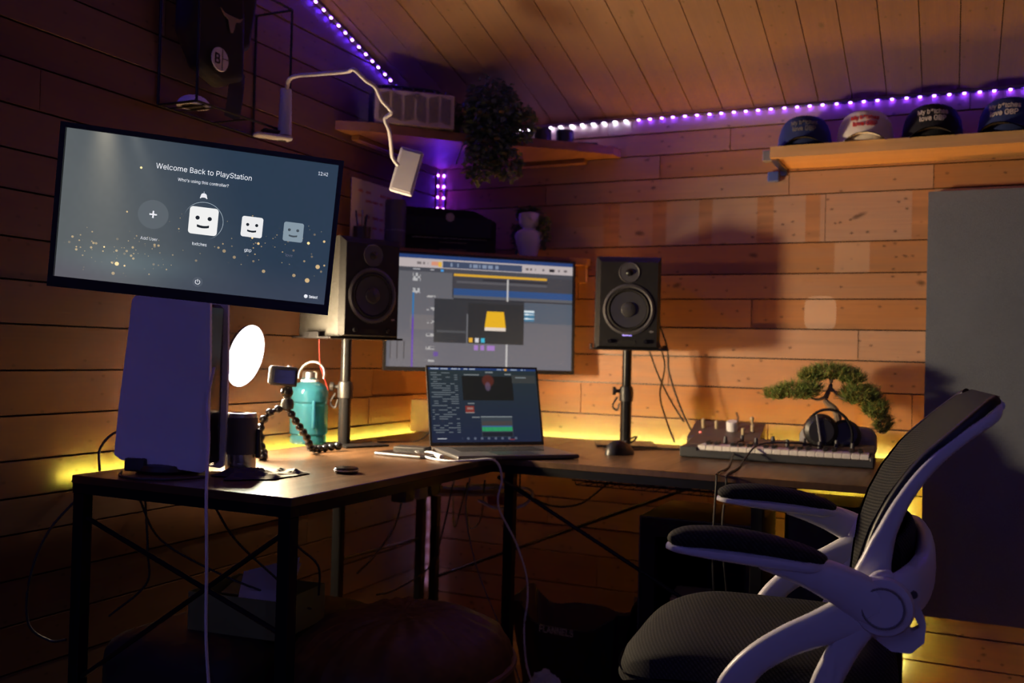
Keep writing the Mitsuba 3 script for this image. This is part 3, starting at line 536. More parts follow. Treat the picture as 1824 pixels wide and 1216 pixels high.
k = thing('smartphone', 'slim smartphone lying flat on the desk left of the laptop', 'phone')
mp = LM(-6, 0, (.470, -.990, .7548)); part(k, 'body', mv(rbox(.165, .078, .009, .0042), mp), 'aluminium'); part(k, 'display', mv(at(cbox(.158, .072, .0006), 0, 0, .0046), mp), 'black_gloss', smooth=False)
k = thing('power_bank', 'dark flat box lying on the desk behind the phone', 'box')
mp = LM(8, 0, (.440, -.900, .7595)); part(k, 'body', mv(rbox(.10, .055, .018, .004), mp), 'black_plastic')
solo('charger_plug', mv(rbox(.10, .014, .012, .004), LM(-43, 0, (.555, -.965, .7565))), 'white_plastic', 'slim white charging stick beside the front corner of the laptop', 'charger')

# ------------------------------------------------------------------ bendy tripod with a small camera
k = thing('bendy_tripod', 'small black bendy tripod with beaded legs on the desk', 'tripod')
def ball_leg(path, n, r=.0112):
    p = spline(path, 20); d = np.r_[0, np.cumsum(np.linalg.norm(np.diff(p, axis=0), axis=1))]
    q = np.stack([np.interp(np.linspace(0, d[-1], n), d, p[:, i]) for i in range(3)], 1); ms = []
    for i, c in enumerate(q):
        s = trimesh.creation.icosphere(subdivisions=2, radius=r * (1.15 if i == n - 1 else 1)); ms.append(at(s, *c))
        if i < n - 1: ms.append(cyl(c, q[i + 1], r * .5, 10))
    part(k, 'leg', cat(*ms), 'black_gloss')
HB = np.array([.230, -1.215, .895])
ball_leg([HB + [0, 0, -.012], HB + [.012, .03, -.055], HB + [.014, .075, -.10], (.236, -1.115, .768), (.232, -1.075, .7615), (.240, -1.035, .7625), (.252, -1.005, .7655)], 13)
ball_leg([HB + [0, 0, -.012], HB + [-.035, -.02, -.022], HB + [-.060, -.03, -.055], (.168, -1.255, .80), (.173, -1.24, .7600)], 8)
ball_leg([HB + [0, 0, -.012], HB + [-.02, -.04, -.02], HB + [-.028, -.07, -.05], (.213, -1.30, .80), (.230, -1.31, .7600)], 8)
part(k, 'hub', at(lathe([(0, -.018), (.016, -.014), (.018, 0), (.014, .012), (0, .014)], 20), *HB), 'black_plastic')
part(k, 'neck', cyl(HB + [0, 0, .012], HB + [.004, 0, .045], .009), 'black_plastic'); part(k, 'ball_head', at(trimesh.creation.icosphere(subdivisions=2, radius=.017), *(HB + [-.003, 0, .030])), 'black_gloss')
k = thing('action_camera', 'small cube-shaped camera on top of the bendy tripod', 'camera')
mcam = LM(40, 0, HB + [-.016, 0, .074]) @ M(0, 4, 0) @ np.diag([1.28, 1.2, 1.15, 1])
part(k, 'body', mv(rbox(.058, .042, .046, .005), mcam), 'black_plastic'); part(k, 'display', mv(at(rbox(.044, .002, .033, .0008), 0.002, -.0215, -.001), mcam), 'black_gloss')
part(k, 'side_door', mv(at(rbox(.002, .034, .037, .0008), -.0295, 0, 0), mcam), 'white_plastic'); part(k, 'shutter_button', mv(at(lathe([(0, 0), (.005, 0), (.005, .003), (0, .003)], 14), .012, 0, .0228), mcam), 'steel')
part(k, 'lens', mv(at(rbox(.022, .008, .022, .003), -.012, .024, .006), mcam), 'black_gloss')

# ------------------------------------------------------------------ water bottle
k = thing('water_bottle', 'large translucent teal water bottle with a chrome cap and white loop', 'bottle')
BC = np.array([.062, -.892, .7505])
prof = [(0, .002), (.046, .002), (.052, .006), (.052, .022), (.0495, .026), (.0495, .030), (.054, .034), (.054, .118), (.0505, .122), (.0505, .126), (.054, .130), (.054, .160), (.050, .172), (.036, .184), (.023, .190), (.023, .200)]
prof = [(r * 1.06, z * 1.02) for r, z in prof]
part(k, 'shell', at(lathe(prof, 48), *BC), 'teal', smooth=40)
part(k, 'water', at(lathe([(0, .006), (.047, .006), (.049, .010), (.049, .024), (.050, .036), (.052, .040), (.052, .075), (0, .075)], 40), *BC), 'water', smooth=40)
part(k, 'grip', mv(at(rbox(.014, .010, .085, .004), .058, 0, .095), LM(-40, 0, BC)), 'teal')
part(k, 'cap', at(lathe([(0, .226), (.020, .226), (.0235, .222), (.0245, .200), (.0245, .198), (0, .198)], 30), *BC), 'steel')
aa = np.linspace(-.35, math.pi + .1, 22); lpth = np.stack([.005 + .040 * np.cos(aa), aa * 0, .212 + .042 * np.sin(aa) + .006 * np.cos(aa)], 1)
part(k, 'loop', mv(sweep(lpth, .0035, .010, lat=(0, 1, 0)), LM(25, 0, BC)), 'white_plastic'); part(k, 'collar', at(lathe([(.0225, .193), (.028, .193), (.028, .199), (.0225, .199)], 30), *BC), 'white_plastic')

# ------------------------------------------------------------------ loudspeakers on desk stands
def speaker(label, pos, yaw, led):
    k = thing('loudspeaker', label, 'loudspeaker'); w, d, h = .208, .235, .297; m = LM(yaw, 0, pos)
    body = m3.Manifold.cube([w, d, h], True).translate([0, .008, h / 2])
    part(k, 'cabinet', mv(t3(body), m), 'cabinet_vinyl', smooth=False)
    fp = [[a * w / 2, -d / 2 + .008, c] for a in (-1, 1) for c in (.0, h)] + [[a * (w / 2 - .012), -d / 2 - .010, c] for a in (-1, 1) for c in (.006, h - .018)]
    part(k, 'baffle', mv(trimesh.convex.convex_hull(np.array(fp)), m), 'black_vinyl', smooth=False)
    fm = m @ M(p=(0, -d / 2 - .0102, 0)) @ FRONT
    def disc(prof, x, z): return mv(at(lathe(prof, 44), x, z, 0), fm)
    part(k, 'woofer_surround', disc([(.082, -.001), (.083, .003), (.076, .0055), (.070, .002), (.0695, -.001)], 0, .125), 'dark_grey')
    part(k, 'woofer_ring', disc([(.0695, 0), (.0695, .003), (.064, .0065), (.0585, .002), (.058, 0)], 0, .125), 'black_matte')
    part(k, 'woofer_cone', disc([(.0, .0105), (.012, .0098), (.022, .0065), (.024, .0015), (.028, .0008), (.058, .0035), (.058, 0), (0, 0)], 0, .125), 'cone')
    part(k, 'tweeter_plate', disc([(0, .001), (.030, .001), (.032, .003), (.034, 0), (0, 0)], 0, .245), 'dark_grey')
    part(k, 'tweeter_dome', disc([(0, .010), (.006, .009), (.0115, .004), (.012, .001), (0, .001)], 0, .245), 'black_gloss')
    for x in (-.06, .055): part(k, 'knob', disc([(0, .010), (.006, .010), (.007, 0), (0, 0)], x, .022), 'black_gloss')
    part(k, 'port', mv(at(rbox(.05, .012, .003, .001), 0, .020, 0), fm), 'black_matte')
    if led: part(k, 'power_light', mv(at(rbox(.030, .0045, .002, .0008), -.003, .042, .0008), fm), 'led_face', em=emit([.0, .012, 1.3], 0.0), label='glowing blue power light')
    part(k, 'badge', mv(at(rbox(.012, .005, .0012, .0005), .075, .055, .0004), fm), 'mid_grey')
    return k
def stand(label, x, y, yaw, top, pw, bo=(0, 0)):
    k = thing('speaker_stand', label, 'stand')
    part(k, 'base', mv(rbox(pw, pw, .006, .002), LM(yaw, 0, (x + bo[0], y + bo[1], .7535))), 'black_metal')
    part(k, 'lower_pole', cyl((x, y, .756), (x, y, .92), .0185, 28), 'black_metal'); part(k, 'upper_pole', cyl((x, y, .90), (x, y, top - .006), .0155, 28), 'black_metal')
    part(k, 'collar', at(lathe([(.0150, .895), (.023, .897), (.024, .93), (.021, .945), (.0150, .947)], 28), x, y, 0), 'black_plastic')
    c = np.array([x, y, .93]); r = np.array([-.907, -.42, 0])
    part(k, 'clamp_knob', cat(cyl(c + r * .02, c + r * .038, .006), cyl(c + r * .036, c + r * .046, .014)), 'black_plastic')
    part(k, 'cable_clip', tube([c + r * .03 + [0, 0, -.02], c + r * .045 + [0, 0, -.05], c + r * .03 + [0, 0, -.065], c + r * .022 + [0, 0, -.04]], .003), 'black_plastic')
    part(k, 'top_plate', mv(rbox(.25, .25, .006, .002), LM(yaw, 0, (x, y, top - .003))), 'black_metal')
    for s in (-1, 1): part(k, 'plate_lip', mv(rbox(.006, .10, .020, .002), LM(yaw, 0, (x, y, top + .004)) @ M(p=(s * .123, 0, 0))), 'black_metal')
    return k
stand('black tube desk stand under the left loudspeaker', .165, -.850, 64, 1.083, .15, (.030, .020))
speaker('black loudspeaker on a stand at the left, its side brightly lit', (.175, -.852, 1.083), 65, False)
stand('black tube desk stand under the right loudspeaker', .872, -.236, 22, 1.073, .20)
speaker('black loudspeaker on a stand at the right, with a blue power light', (.866, -.238, 1.073), 21, True)

# ------------------------------------------------------------------ plywood box in the corner
solo('plywood_box', mv(cham(.12, .11, .118, .002), LM(0, 0, (.115, -.215, .8095))), 'plywood', 'small plywood box on the desk in the corner behind the laptop', 'box', smooth=False)

# ------------------------------------------------------------------ mouse, synthesizer, slanted control box
k = thing('computer_mouse', 'black computer mouse on the desk below the right loudspeaker', 'mouse')
mm = LM(70, 0, (.955, -.545, .7505))
ms_ = trimesh.creation.icosphere(subdivisions=3, radius=1.0); ms_.vertices *= [.058, .033, .042]; ms_ = ms_.slice_plane([0, 0, 0], [0, 0, 1], cap=True); ms_.vertices[:, 2] *= (1 - .25 * np.clip(ms_.vertices[:, 0] / .058, -1, 1))
part(k, 'shell', mv(ms_, mm), 'black_plastic'); part(k, 'wheel', mv(cyl((.030, -.004, .031), (.030, .004, .031), .008), mm), 'dark_grey')

k = thing('synthesizer', 'compact keyboard synthesizer with white keys on the right side of the desk', 'synthesizer')
SX, SY, SZ = .545, .205, .030
msy = LM(3.0, 0, (1.128, -.500, .7505))        # local origin: front left bottom corner
part(k, 'body', mv(at(cham(SX, SY, .022, .003), SX / 2, SY / 2, .012), msy), 'synth_body', smooth=False)
part(k, 'end_cheek', mv(at(cham(.052, .10, .026, .003), .026, .050, .0195), msy), 'synth_body', smooth=False); part(k, 'end_cheek', mv(at(cham(.012, .10, .026, .003), SX - .006, .050, .0195), msy), 'synth_body', smooth=False)
tp = extr([(.098, .012), (.205, .012), (.205, .050), (.098, .034)], SX - .004); tp.apply_transform(np.array([[0, 0, 1, .002], [1, 0, 0, 0], [0, 1, 0, 0], [0, 0, 0, 1.0]])); part(k, 'control_panel', mv(tp, msy), 'synth_top', smooth=False)
nk = 20; kw = (SX - .066) / nk
for i in range(nk): part(k, 'white_key', mv(at(cham(kw - .0012, .088, .014, .0012), .053 + kw * (i + .5), .050, .0305), msy), 'key_white', smooth=False)
for i in range(nk - 1):
    if i % 7 in (2, 6): continue
    part(k, 'black_key', mv(at(cham(kw * .55, .052, .010, .0015), .053 + kw * (i + 1), .070, .042), msy), 'key_black', smooth=False)
for i in range(9): part(k, 'knob', mv(at(lathe([(0, .022), (.005, .022), (.0065, 0), (0, 0)], 16), .115 + .046 * i, .125 + .03 * (i % 2), .037 + .004 * (i % 2)), msy), 'dark_grey')

k = thing('control_box', 'slanted dark wooden control box with pale knobs and a red light behind the keyboard', 'audio controller')
mcb = LM(2, 0, (1.095, -.285, .7505))
bp = extr([(0, 0), (.145, 0), (.145, .088), (.012, .048), (0, .040)], .225); bp.apply_transform(np.array([[0, 0, 1, 0], [1, 0, 0, 0], [0, 1, 0, 0], [0, 0, 0, 1.0]])); part(k, 'body', mv(bp, mcb), 'synth_top', smooth=False)
sl_ = math.degrees(math.atan2(.040, .133))
def onbox(x, y): return mcb @ LM(0, sl_, (x, y, .048 + (y - .012) * .3008))
for x, y, r, h in ((.035, .085, .006, .030), (.078, .085, .006, .026), (.195, .075, .006, .022), (.170, .045, .006, .02)): part(k, 'knob', mv(lathe([(0, h), (r * .8, h), (r, h * .8), (r, 0), (0, 0)], 18), onbox(x, y)), 'cream')
part(k, 'volume_knob', mv(lathe([(0, .030), (.0165, .030), (.018, .027), (.018, 0), (0, 0)], 28), onbox(.130, .075)), 'white_plastic')
part(k, 'joystick', mv(cat(cyl((0, 0, 0), (0, 0, .03), .004), at(trimesh.creation.icosphere(subdivisions=2, radius=.007), 0, 0, .032)), onbox(.190, .10)), 'cream'); part(k, 'red_light', mv(at(rbox(.007, .005, .003, .001), 0, 0, .001), onbox(.033, .040)), 'led_face', em=emit([3.5, .12, .02], 0.0), label='glowing red light')
solo('antenna_stub', tube([(1.225, -.148, .835), (1.228, -.146, .855), (1.222, -.146, .872)], .0025), 'cable_black', 'short black cable end sticking up behind the slanted control box', 'cable')

# ------------------------------------------------------------------ bonsai and headphones
k = thing('bonsai_tree', 'small bonsai pine in a rounded grey stone pot at the right of the desk', 'bonsai')
BP = np.array([1.545, -.175, .7505])
pot = m3.Manifold.batch_hull([m3.Manifold.sphere(.036, 24).scale([1, .8, 1.0]).translate([a * .076, b * .030, c]) for a in (-1, 1) for b in (-1, 1) for c in (.040, .070)]).trim_by_plane([0, 0, 1], .010)
part(k, 'pot', at(t3(pot), BP[0], BP[1], BP[2] - .010), 'stone')
part(k, 'soil', at(t3(m3.Manifold.sphere(1.0, 24).scale([.07, .03, .010])), BP[0], BP[1], BP[2] + .094), 'soil')
def bz(px, py, y=-.175): return np.array([1.537 + (px - 1490) * .00182, y, .856 - (py - 752) * .00176])
trunk = spline([bz(1493, 758), bz(1493, 742), bz(1488, 728), bz(1473, 714), bz(1476, 700), bz(1481, 684), bz(1480, 662)], 6)
part(k, 'trunk', sweep(trunk, np.linspace(.0135, .0045, len(trunk)), n=9), 'bark')
for pth in ([bz(1476, 704), bz(1460, 712), bz(1440, 706), bz(1415, 702, -.19)], [bz(1480, 690), bz(1500, 708), bz(1515, 704), bz(1535, 700, -.16)], [bz(1520, 705), bz(1545, 722, -.16), bz(1562, 745, -.15)], [bz(1481, 676), bz(1500, 664), bz(1515, 662)], [bz(1481, 674), bz(1460, 664), bz(1445, 662)]):
    q = spline(pth, 6); part(k, 'branch', sweep(q, np.linspace(.005, .002, len(q)), n=7), 'bark')
def needles(centres, n, L, w, seed):
    r = np.random.default_rng(seed); V, F = [], []
    for (c, rx, ry, rz) in centres:
        for _ in range(int(n * (rx * rz) / (.09 * .045))):
            d = r.normal(size=3); d /= np.linalg.norm(d); q = c + d * np.array([rx, ry, rz]) * r.uniform(.35, 1) ** .5
            up = np.array([d[0] * .8, d[1] * .8 - .1, abs(d[2]) * .5 + .75]) + r.normal(size=3) * .35
            for _k in range(3):
                u = up + r.normal(size=3) * .45; u /= np.linalg.norm(u); s = np.cross(u, r.normal(size=3)); s /= np.linalg.norm(s)
                i = len(V); ll = L * r.uniform(.6, 1.2); V += [q - s * w, q + s * w, q + u * ll]; F.append([i, i + 1, i + 2])
    return trimesh.Trimesh(np.array(V), np.array(F), process=False)
pads = [(bz(1482, 664), .080, .050, .022), (bz(1450, 672), .04, .04, .020), (bz(1516, 674), .040, .045, .020), (bz(1425, 700, -.19), .066, .05, .026), (bz(1390, 706, -.19), .034, .035, .020), (bz(1452, 694, -.20), .028, .028, .018), (bz(1526, 702, -.165), .058, .05, .032), (bz(1553, 725, -.16), .036, .04, .034), (bz(1566, 752, -.155), .024, .03, .030)]
part(k, 'needles', needles(pads, 950, .027, .0012, 3), 'needle', smooth=False, stuff=True); part(k, 'needles', needles(pads, 400, .028, .0012, 4), 'needle_light', smooth=False, stuff=True, label='yellowish needle tips')
k = thing('headphones', 'black over-ear headphones leaning on the stone bonsai pot', 'headphones')
HC = np.array([1.510, -.312, .838]); mh = LM(10, 0, HC)
def hdisc(prof, y, rx=0): return mv(at(lathe(prof, 40), 0, 0, 0), mh @ M(90 + rx, 0, 0, (0, y, 0)))
part(k, 'ear_cup', hdisc([(0, .020), (.036, .019), (.047, .010), (.050, -.006), (0, -.006)], 0), 'black_plastic'); part(k, 'ear_pad', mv(trimesh.creation.torus(.038, .013, 36, 14), mh @ M(90, 0, 0, (0, .012, 0))), 'black_vinyl')
for i in range(-6, 7): part(k, 'rib', mv(at(rbox(.0028, .004, 2 * math.sqrt(.044 ** 2 - (i * .0062) ** 2) * .93, .001), i * .0062, -.0165 + .00016 * i * i, 0), mh), 'dark_grey')
part(k, 'ear_cup', mv(lathe([(0, .018), (.034, .017), (.045, .008), (.048, -.006), (0, -.006)], 36), mh @ M(75, 0, 60, (.070, .020, -.010))), 'black_plastic')
an = np.linspace(-.5, math.pi * .98, 26); hb = np.stack([.022 + .068 * np.cos(an), .004 + .020 * np.sin(an), -.012 + .076 * np.sin(an)], 1); part(k, 'headband', mv(sweep(hb, .004, .012, lat=(0.2, 1, .1)), mh), 'black_vinyl')
part(k, 'yoke', mv(sweep(np.array([(-.014, -.022, .050), (-.006, -.024, .0), (.000, -.022, -.040)]), .0035, .003, lat=(0, 1, 0)), mh), 'mid_grey')
solo('headphone_cable', tube([HC + [.01, -.03, -.045], (1.46, -.42, .806), (1.36, -.47, .800), (1.33, -.55, .760), (1.345, -.70, .753), (1.35, -.870, .752), (1.352, -.888, .730), (1.345, -.888, .60), (1.36, -.87, .42)], .0028), 'cable_black', 'black headphone cable running over the keys and hanging off the desk edge', 'cable')
solo('synth_cable', tube([(1.29, -.30, .785), (1.285, -.42, .800), (1.29, -.52, .762), (1.32, -.72, .753), (1.325, -.868, .753), (1.327, -.888, .73), (1.322, -.888, .55), (1.33, -.86, .35)], .0028), 'cable_black', 'black cable crossing the white keys and dropping off the desk left of the headphone cable', 'cable')

# ------------------------------------------------------------------ right wall shelf with caps
k = thing('wall_shelf', 'thick pine wall shelf holding a row of caps', 'shelf')
sh_ = extr([(-.205, 0), (-.002, 0), (-.002, .036), (-.205, .036)], 1.75); sh_.apply_transform(np.array([[0, 0, 1, 1.322], [1, 0, 0, 0], [0, 1, 0, 0], [0, 0, 0, 1.0]])); part(k, 'board', at(sh_, 0, 0, 1.694), 'wood_shelf', smooth=False)
part(k, 'bracket', cat(bx(1.323, 1.345, -.006, -.001, 1.672, 1.693), bx(1.323, 1.345, -.18, -.006, 1.687, 1.6935)), 'dark_steel', smooth=False)
part(k, 'bracket', cat(bx(2.30, 2.33, -.006, -.001, 1.60, 1.693), bx(2.30, 2.33, -.18, -.006, 1.686, 1.6935)), 'dark_steel', smooth=False)
solo('grey_wall_plate', at(rbox(.036, .030, .036, .003), 1.285, -.018, 1.738), 'mid_grey', 'small grey plate on the wall at the left end of the cap shelf', 'plate')
solo('blue_clip', at(rbox(.038, .020, .034, .004), 1.302, -.013, 1.668), 'blue_clip', 'small blue clip on the wall below the left end of the cap shelf', 'clip')
def make_cap(label, x, y, z, crown, brim, ink, rz, sc=1.0, lettering=True, group='caps on the wall shelf'):
    k = thing('baseball_cap', label, 'cap', group); m = LM(rz, 0, (x, y, z)) @ np.diag([sc, sc, sc, 1.0])
    th, ph = np.meshgrid(np.linspace(0, 2 * math.pi, 37), np.linspace(0, 1, 13))
    rr_ = np.cos(ph * math.pi / 2) ** .55; zz = .105 * np.sin(ph * math.pi / 2) ** .8
    X, Y = .086 * rr_ * np.cos(th), .092 * rr_ * np.sin(th) ; Z = zz + .010 * (Y < 0) * np.sin(ph * math.pi) * np.abs(np.sin(th)) * .8
    cm = trimesh.Trimesh(np.stack([X, Y, Z], -1).reshape(-1, 3), grid_faces(37, 13), process=False); part(k, 'crown', mv(cm, m), crown, smooth=True)
    part(k, 'button', mv(at(lathe([(0, .004), (.006, .002), (.007, 0), (0, 0)], 14), 0, 0, .104), m), crown)
    t = np.linspace(-1, 1, 25); s_ = np.linspace(0, 1, 7); TT, SS = np.meshgrid(t, s_)
    bxx = .078 * TT * (1 - .06 * SS); byy = -.092 * np.sqrt(np.clip(1 - (.078 * TT / .086) ** 2, 0, 1)) - SS * .070 * np.sqrt(np.clip(1 - TT ** 2 * .92, 0, 1)); bzz = .012 - .022 * TT ** 2 - .010 * SS + .012
    top = np.stack([bxx, byy, bzz], -1).reshape(-1, 3); bot = top - [0, 0, .003]
    bmf = np.vstack([grid_faces(25, 7), grid_faces(25, 7, len(top), True)]); part(k, 'brim', mv(trimesh.Trimesh(np.vstack([top, bot]), bmf, process=False), m), brim, smooth=40)
    if lettering:
        ms2 = []
        for s__, zz_, wd in (('My b*tches', .066, .082), ('love GBP', .047, .072)):
            tm = meshkit.text_mesh(s__, .0135, .002, True); tm.apply_scale([wd / tm.extents[0], 1, 1]); tm.apply_translation([-tm.bounds[:, 0].mean(), 0, 0]); tm = tm.subdivide_to_size(.008)
            x_, z_ = tm.vertices[:, 0].copy(), tm.vertices[:, 1].copy() + zz_ - .004; d_ = tm.vertices[:, 2].copy()
            f_ = np.clip(z_ / .105, 0, .98) ** 1.25; rr2 = np.cos(np.arcsin(f_)) ** .55
            tm.vertices = np.stack([x_, -np.sqrt(np.clip(1 - (x_ / (.086 * rr2)) ** 2, .02, 1)) * .092 * rr2 - d_ - .001, z_ + .010 * np.sin(np.arcsin(f_) * 2) * .8 * np.sqrt(np.clip(1 - (x_ / (.086 * rr2)) ** 2, .02, 1))], 1); ms2.append(tm)
        part(k, 'lettering', mv(cat(*ms2), m), ink, smooth=False)
ZS = 1.731
make_cap('dark navy cap at the left end of the wall shelf', 1.415, -.105, ZS, 'cap_blue', 'cap_black', 'mid_grey', 6, .98)
make_cap('white cap with red lettering on the wall shelf', 1.600, -.105, ZS, 'cap_white', 'cap_white', 'cap_red', 4, 1.0)
make_cap('black cap with pale lettering right of the white cap', 1.795, -.105, ZS, 'cap_black', 'cap_black', 'cap_thread', 2, 1.02)
make_cap('dark blue cap cut off by the right edge of the picture', 2.010, -.105, ZS, 'cap_blue', 'cap_black', 'cap_thread', -14, 1.04)

# ------------------------------------------------------------------ grey panel
k = thing('acoustic_panel', 'large grey fabric panel fixed to the back wall at the right', 'panel')
part(k, 'panel', bx(1.787, 2.75, -.052, -.003, .262, 1.588), 'panel_fabric', smooth=False)

# ------------------------------------------------------------------ upper corner shelf
k = thing('corner_shelf', 'upper wooden corner shelf under the ceiling with the radio and plant', 'shelf')
edge = [(0.0025, -.715), (.10, -.655), (.22, -.52), (.36, -.375), (.50, -.285), (.64, -.165), (.745, -.06), (.752, -.0025)]
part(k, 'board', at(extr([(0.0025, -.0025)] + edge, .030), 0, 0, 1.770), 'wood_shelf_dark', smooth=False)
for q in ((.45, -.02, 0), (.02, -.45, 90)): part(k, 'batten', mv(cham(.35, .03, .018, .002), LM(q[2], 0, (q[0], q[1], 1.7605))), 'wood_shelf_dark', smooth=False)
k = thing('retro_radio', 'cream fronted box radio with chevron grille and knobs on top, on the upper corner shelf', 'radio')
c0 = np.array([.100, -.640, 1.8005]); c1 = np.array([.311, -.452, 1.8005]); dx_ = c1 - c0; wA = np.linalg.norm(dx_); aA = math.degrees(math.atan2(dx_[1], dx_[0])); mA = LM(aA, 0, c0)
part(k, 'cabinet', mv(at(cham(wA, .115, .122, .006), wA / 2, .063, .061), mA), 'amp_black', smooth=False)
part(k, 'front_panel', mv(at(cham(wA - .010, .008, .116, .003), wA / 2, .002, .061), mA), 'cream', smooth=False)
for j in range(6):
    for i in range(16):
        x0 = .018 + j * (wA - .03) / 6; wd = (wA - .03) / 6 * .82; z0_ = .016 + i * .0055
        q0, q1 = ((x0, z0_), (x0 + wd, z0_ + .010)) if j % 2 == 0 else ((x0, z0_ + .010), (x0 + wd, z0_))
        part(k, 'slat', mv(extr([(q0[0], q0[1]), (q1[0], q1[1]), (q1[0], q1[1] + .0022), (q0[0], q0[1] + .0022)], .003), mA @ M(p=(0, -.0015, 0)) @ FRONT), 'cream_dark', smooth=False)
part(k, 'emblem', mv(at(trimesh.creation.torus(.008, .0015, 24, 8), wA * .52, .105, .003), mA @ FRONT), 'amp_black')
for i in range(7): part(k, 'knob', mv(at(lathe([(0, .013), (.006, .013), (.0075, 0), (0, 0)], 16), .022 + i * (wA - .05) / 6, .028, .122), mA), 'black_gloss')
part(k, 'handle', mv(sweep(spline([(.03, .075, .121), (.04, .075, .146), (wA * .5, .075, .150), (wA - .05, .075, .146), (wA - .04, .075, .121)], 6), .005, .009, lat=(0, 1, 0)), mA), 'amp_black')
k = thing('trailing_plant', 'bushy trailing plant hanging over the upper corner shelf', 'plant')
PC = np.array([.375, -.275, 1.8005]); part(k, 'pot', at(lathe([(0, 0), (.042, 0), (.055, .085), (.050, .085), (.045, .075), (0, .075)], 28), *PC), 'dark_grey')
def leaves(seed, n, blobs, size):
    r = np.random.default_rng(seed); V, F = [], []; wts = np.array([b[4] for b in blobs], float); wts /= wts.sum()
    for _ in range(n):
        b = blobs[r.choice(len(blobs), p=wts)]; d = r.normal(size=3); d /= np.linalg.norm(d); q = np.array(b[0]) + d * np.array(b[1:4]) * r.uniform(.25, 1) ** .5
        if q[0] < .02 or q[1] > -.02 or q[2] > zc(q[1]) - .02: continue
        u = np.array([d[0], d[1], -.5]) + r.normal(size=3) * .5; u /= np.linalg.norm(u); s = np.cross(u, [0, 0, 1] + r.normal(size=3) * .3); s /= np.linalg.norm(s); nn_ = np.cross(s, u); L = size * r.uniform(.6, 1.2); w = L * .36
        i = len(V); V += [q, q + u * L * .45 + s * w + nn_ * L * .1, q + u * L, q + u * L * .45 - s * w + nn_ * L * .1, q + u * L * .5 - nn_ * L * .03]; F += [[i, i + 1, i + 4], [i + 1, i + 2, i + 4], [i + 2, i + 3, i + 4], [i + 3, i, i + 4]]
    return trimesh.Trimesh(np.array(V), np.array(F), process=False)
blobs = [((.385, -.330, 1.945), .085, .07, .075, 3), ((.415, -.375, 1.86), .11, .07, .09, 5), ((.405, -.395, 1.765), .085, .05, .08, 4), ((.390, -.42, 1.69), .05, .035, .07, 1.6), ((.475, -.375, 1.70), .045, .035, .07, 1.5), ((.33, -.37, 1.86), .06, .05, .08, 2), ((.50, -.33, 1.84), .05, .05, .07, 2)]
part(k, 'leaves', leaves(5, 2300, blobs, .026), 'leaf', smooth=False, stuff=True); part(k, 'leaves', leaves(6, 500, blobs, .026), 'leaf_brown', smooth=False, stuff=True, label='brownish leaves')
for i in range(7):
    a_ = rng.uniform(-.09, .10); part(k, 'stem', tube([PC + [0, 0, .07], PC + [a_ * .6, -.06, .10], (PC[0] + a_, -.36, 1.80), (PC[0] + a_ * 1.1, -.41, 1.66 + rng.uniform(0, .06))], .0022, 5), 'leaf')
for i, (x, y, r, h, mt) in enumerate(((.520, -.185, .030, .052, 'dark_grey'), (.585, -.135, .032, .050, 'black_plastic'))):
    k = thing('lidded_tin', ['small dark tin on the upper corner shelf beside the plant', 'small dark tin with a bluish rim, right of the other tin'][i], 'tin', 'tins on the upper corner shelf'); part(k, 'body', at(lathe([(0, 0), (r * .9, 0), (r, .006), (r, h - .012), (0, h - .012)], 28), x, y, 1.8003), mt); part(k, 'lid', at(lathe([(0, h - .0118), (r * 1.02, h - .0118), (r * 1.02, h - .003), (r * .9, h), (0, h)], 28), x, y, 1.8003), mt)
solo('small_dark_box', mv(cham(.075, .04, .012, .002), LM(30, 0, (.650, -.085, 1.8065))), 'black_plastic', 'flat dark box at the right end of the upper corner shelf', 'box', smooth=False)

# ------------------------------------------------------------------ lower corner shelf and its things
k = thing('corner_shelf', 'lower wooden corner shelf hidden behind the large monitor', 'shelf')
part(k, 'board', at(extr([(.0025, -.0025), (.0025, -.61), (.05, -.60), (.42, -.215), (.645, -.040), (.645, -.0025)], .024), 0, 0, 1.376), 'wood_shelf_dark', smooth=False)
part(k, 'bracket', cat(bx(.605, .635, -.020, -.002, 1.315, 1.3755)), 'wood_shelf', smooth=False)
k = thing('carry_case', 'black carry case with a round tan emblem on the lower corner shelf', 'case')
mK = LM(38, 0, (.135, -.300, 1.4005)); wK = .345
front = extr([(-.10, 0), (wK - .10, 0), (wK - .10, .125), (wK - .185, .165), (-.10, .168)], .13); front.apply_transform(np.array([[1, 0, 0, 0], [0, 0, -1, .13], [0, 1, 0, 0], [0, 0, 0, 1.0]]))
part(k, 'body', mv(front, mK), 'bag_black', smooth=False)
part(k, 'flap', mv(at(rbox(wK * .92, .012, .075, .005), wK / 2 - .105, -.004, .100), mK), 'black_vinyl'); part(k, 'emblem', mv(at(lathe([(0, .003), (.015, .003), (.016, 0), (0, 0)], 24), .070, .135, .0105), mK @ FRONT), 'cream')
for i, z_ in enumerate((.030, .056)): part(k, 'trim_band', mv(at(rbox(.10, .004, .003, .001), .085, -.003, z_ - .012), mK), 'gold')
part(k, 'zip', mv(at(rbox(wK * .8, .003, .003, .001), .07, -.011, .058), mK), 'dark_steel')
k = thing('round_speaker', 'upright dark cylindrical speaker left of the carry case', 'speaker'); part(k, 'body', at(lathe([(0, 0), (.034, 0), (.037, .006), (.037, .160), (.033, .168), (0, .168)], 30), .095, -.475, 1.4005), 'dark_grey'); part(k, 'band', at(lathe([(.0372, .060), (.0378, .060), (.0378, .063), (.0372, .063)], 30), .095, -.475, 1.4005), 'mid_grey')
k = thing('bust_vase', 'pale bust-shaped vase at the right end of the lower corner shelf', 'vase'); VP = np.array([.440, -.105, 1.4005])
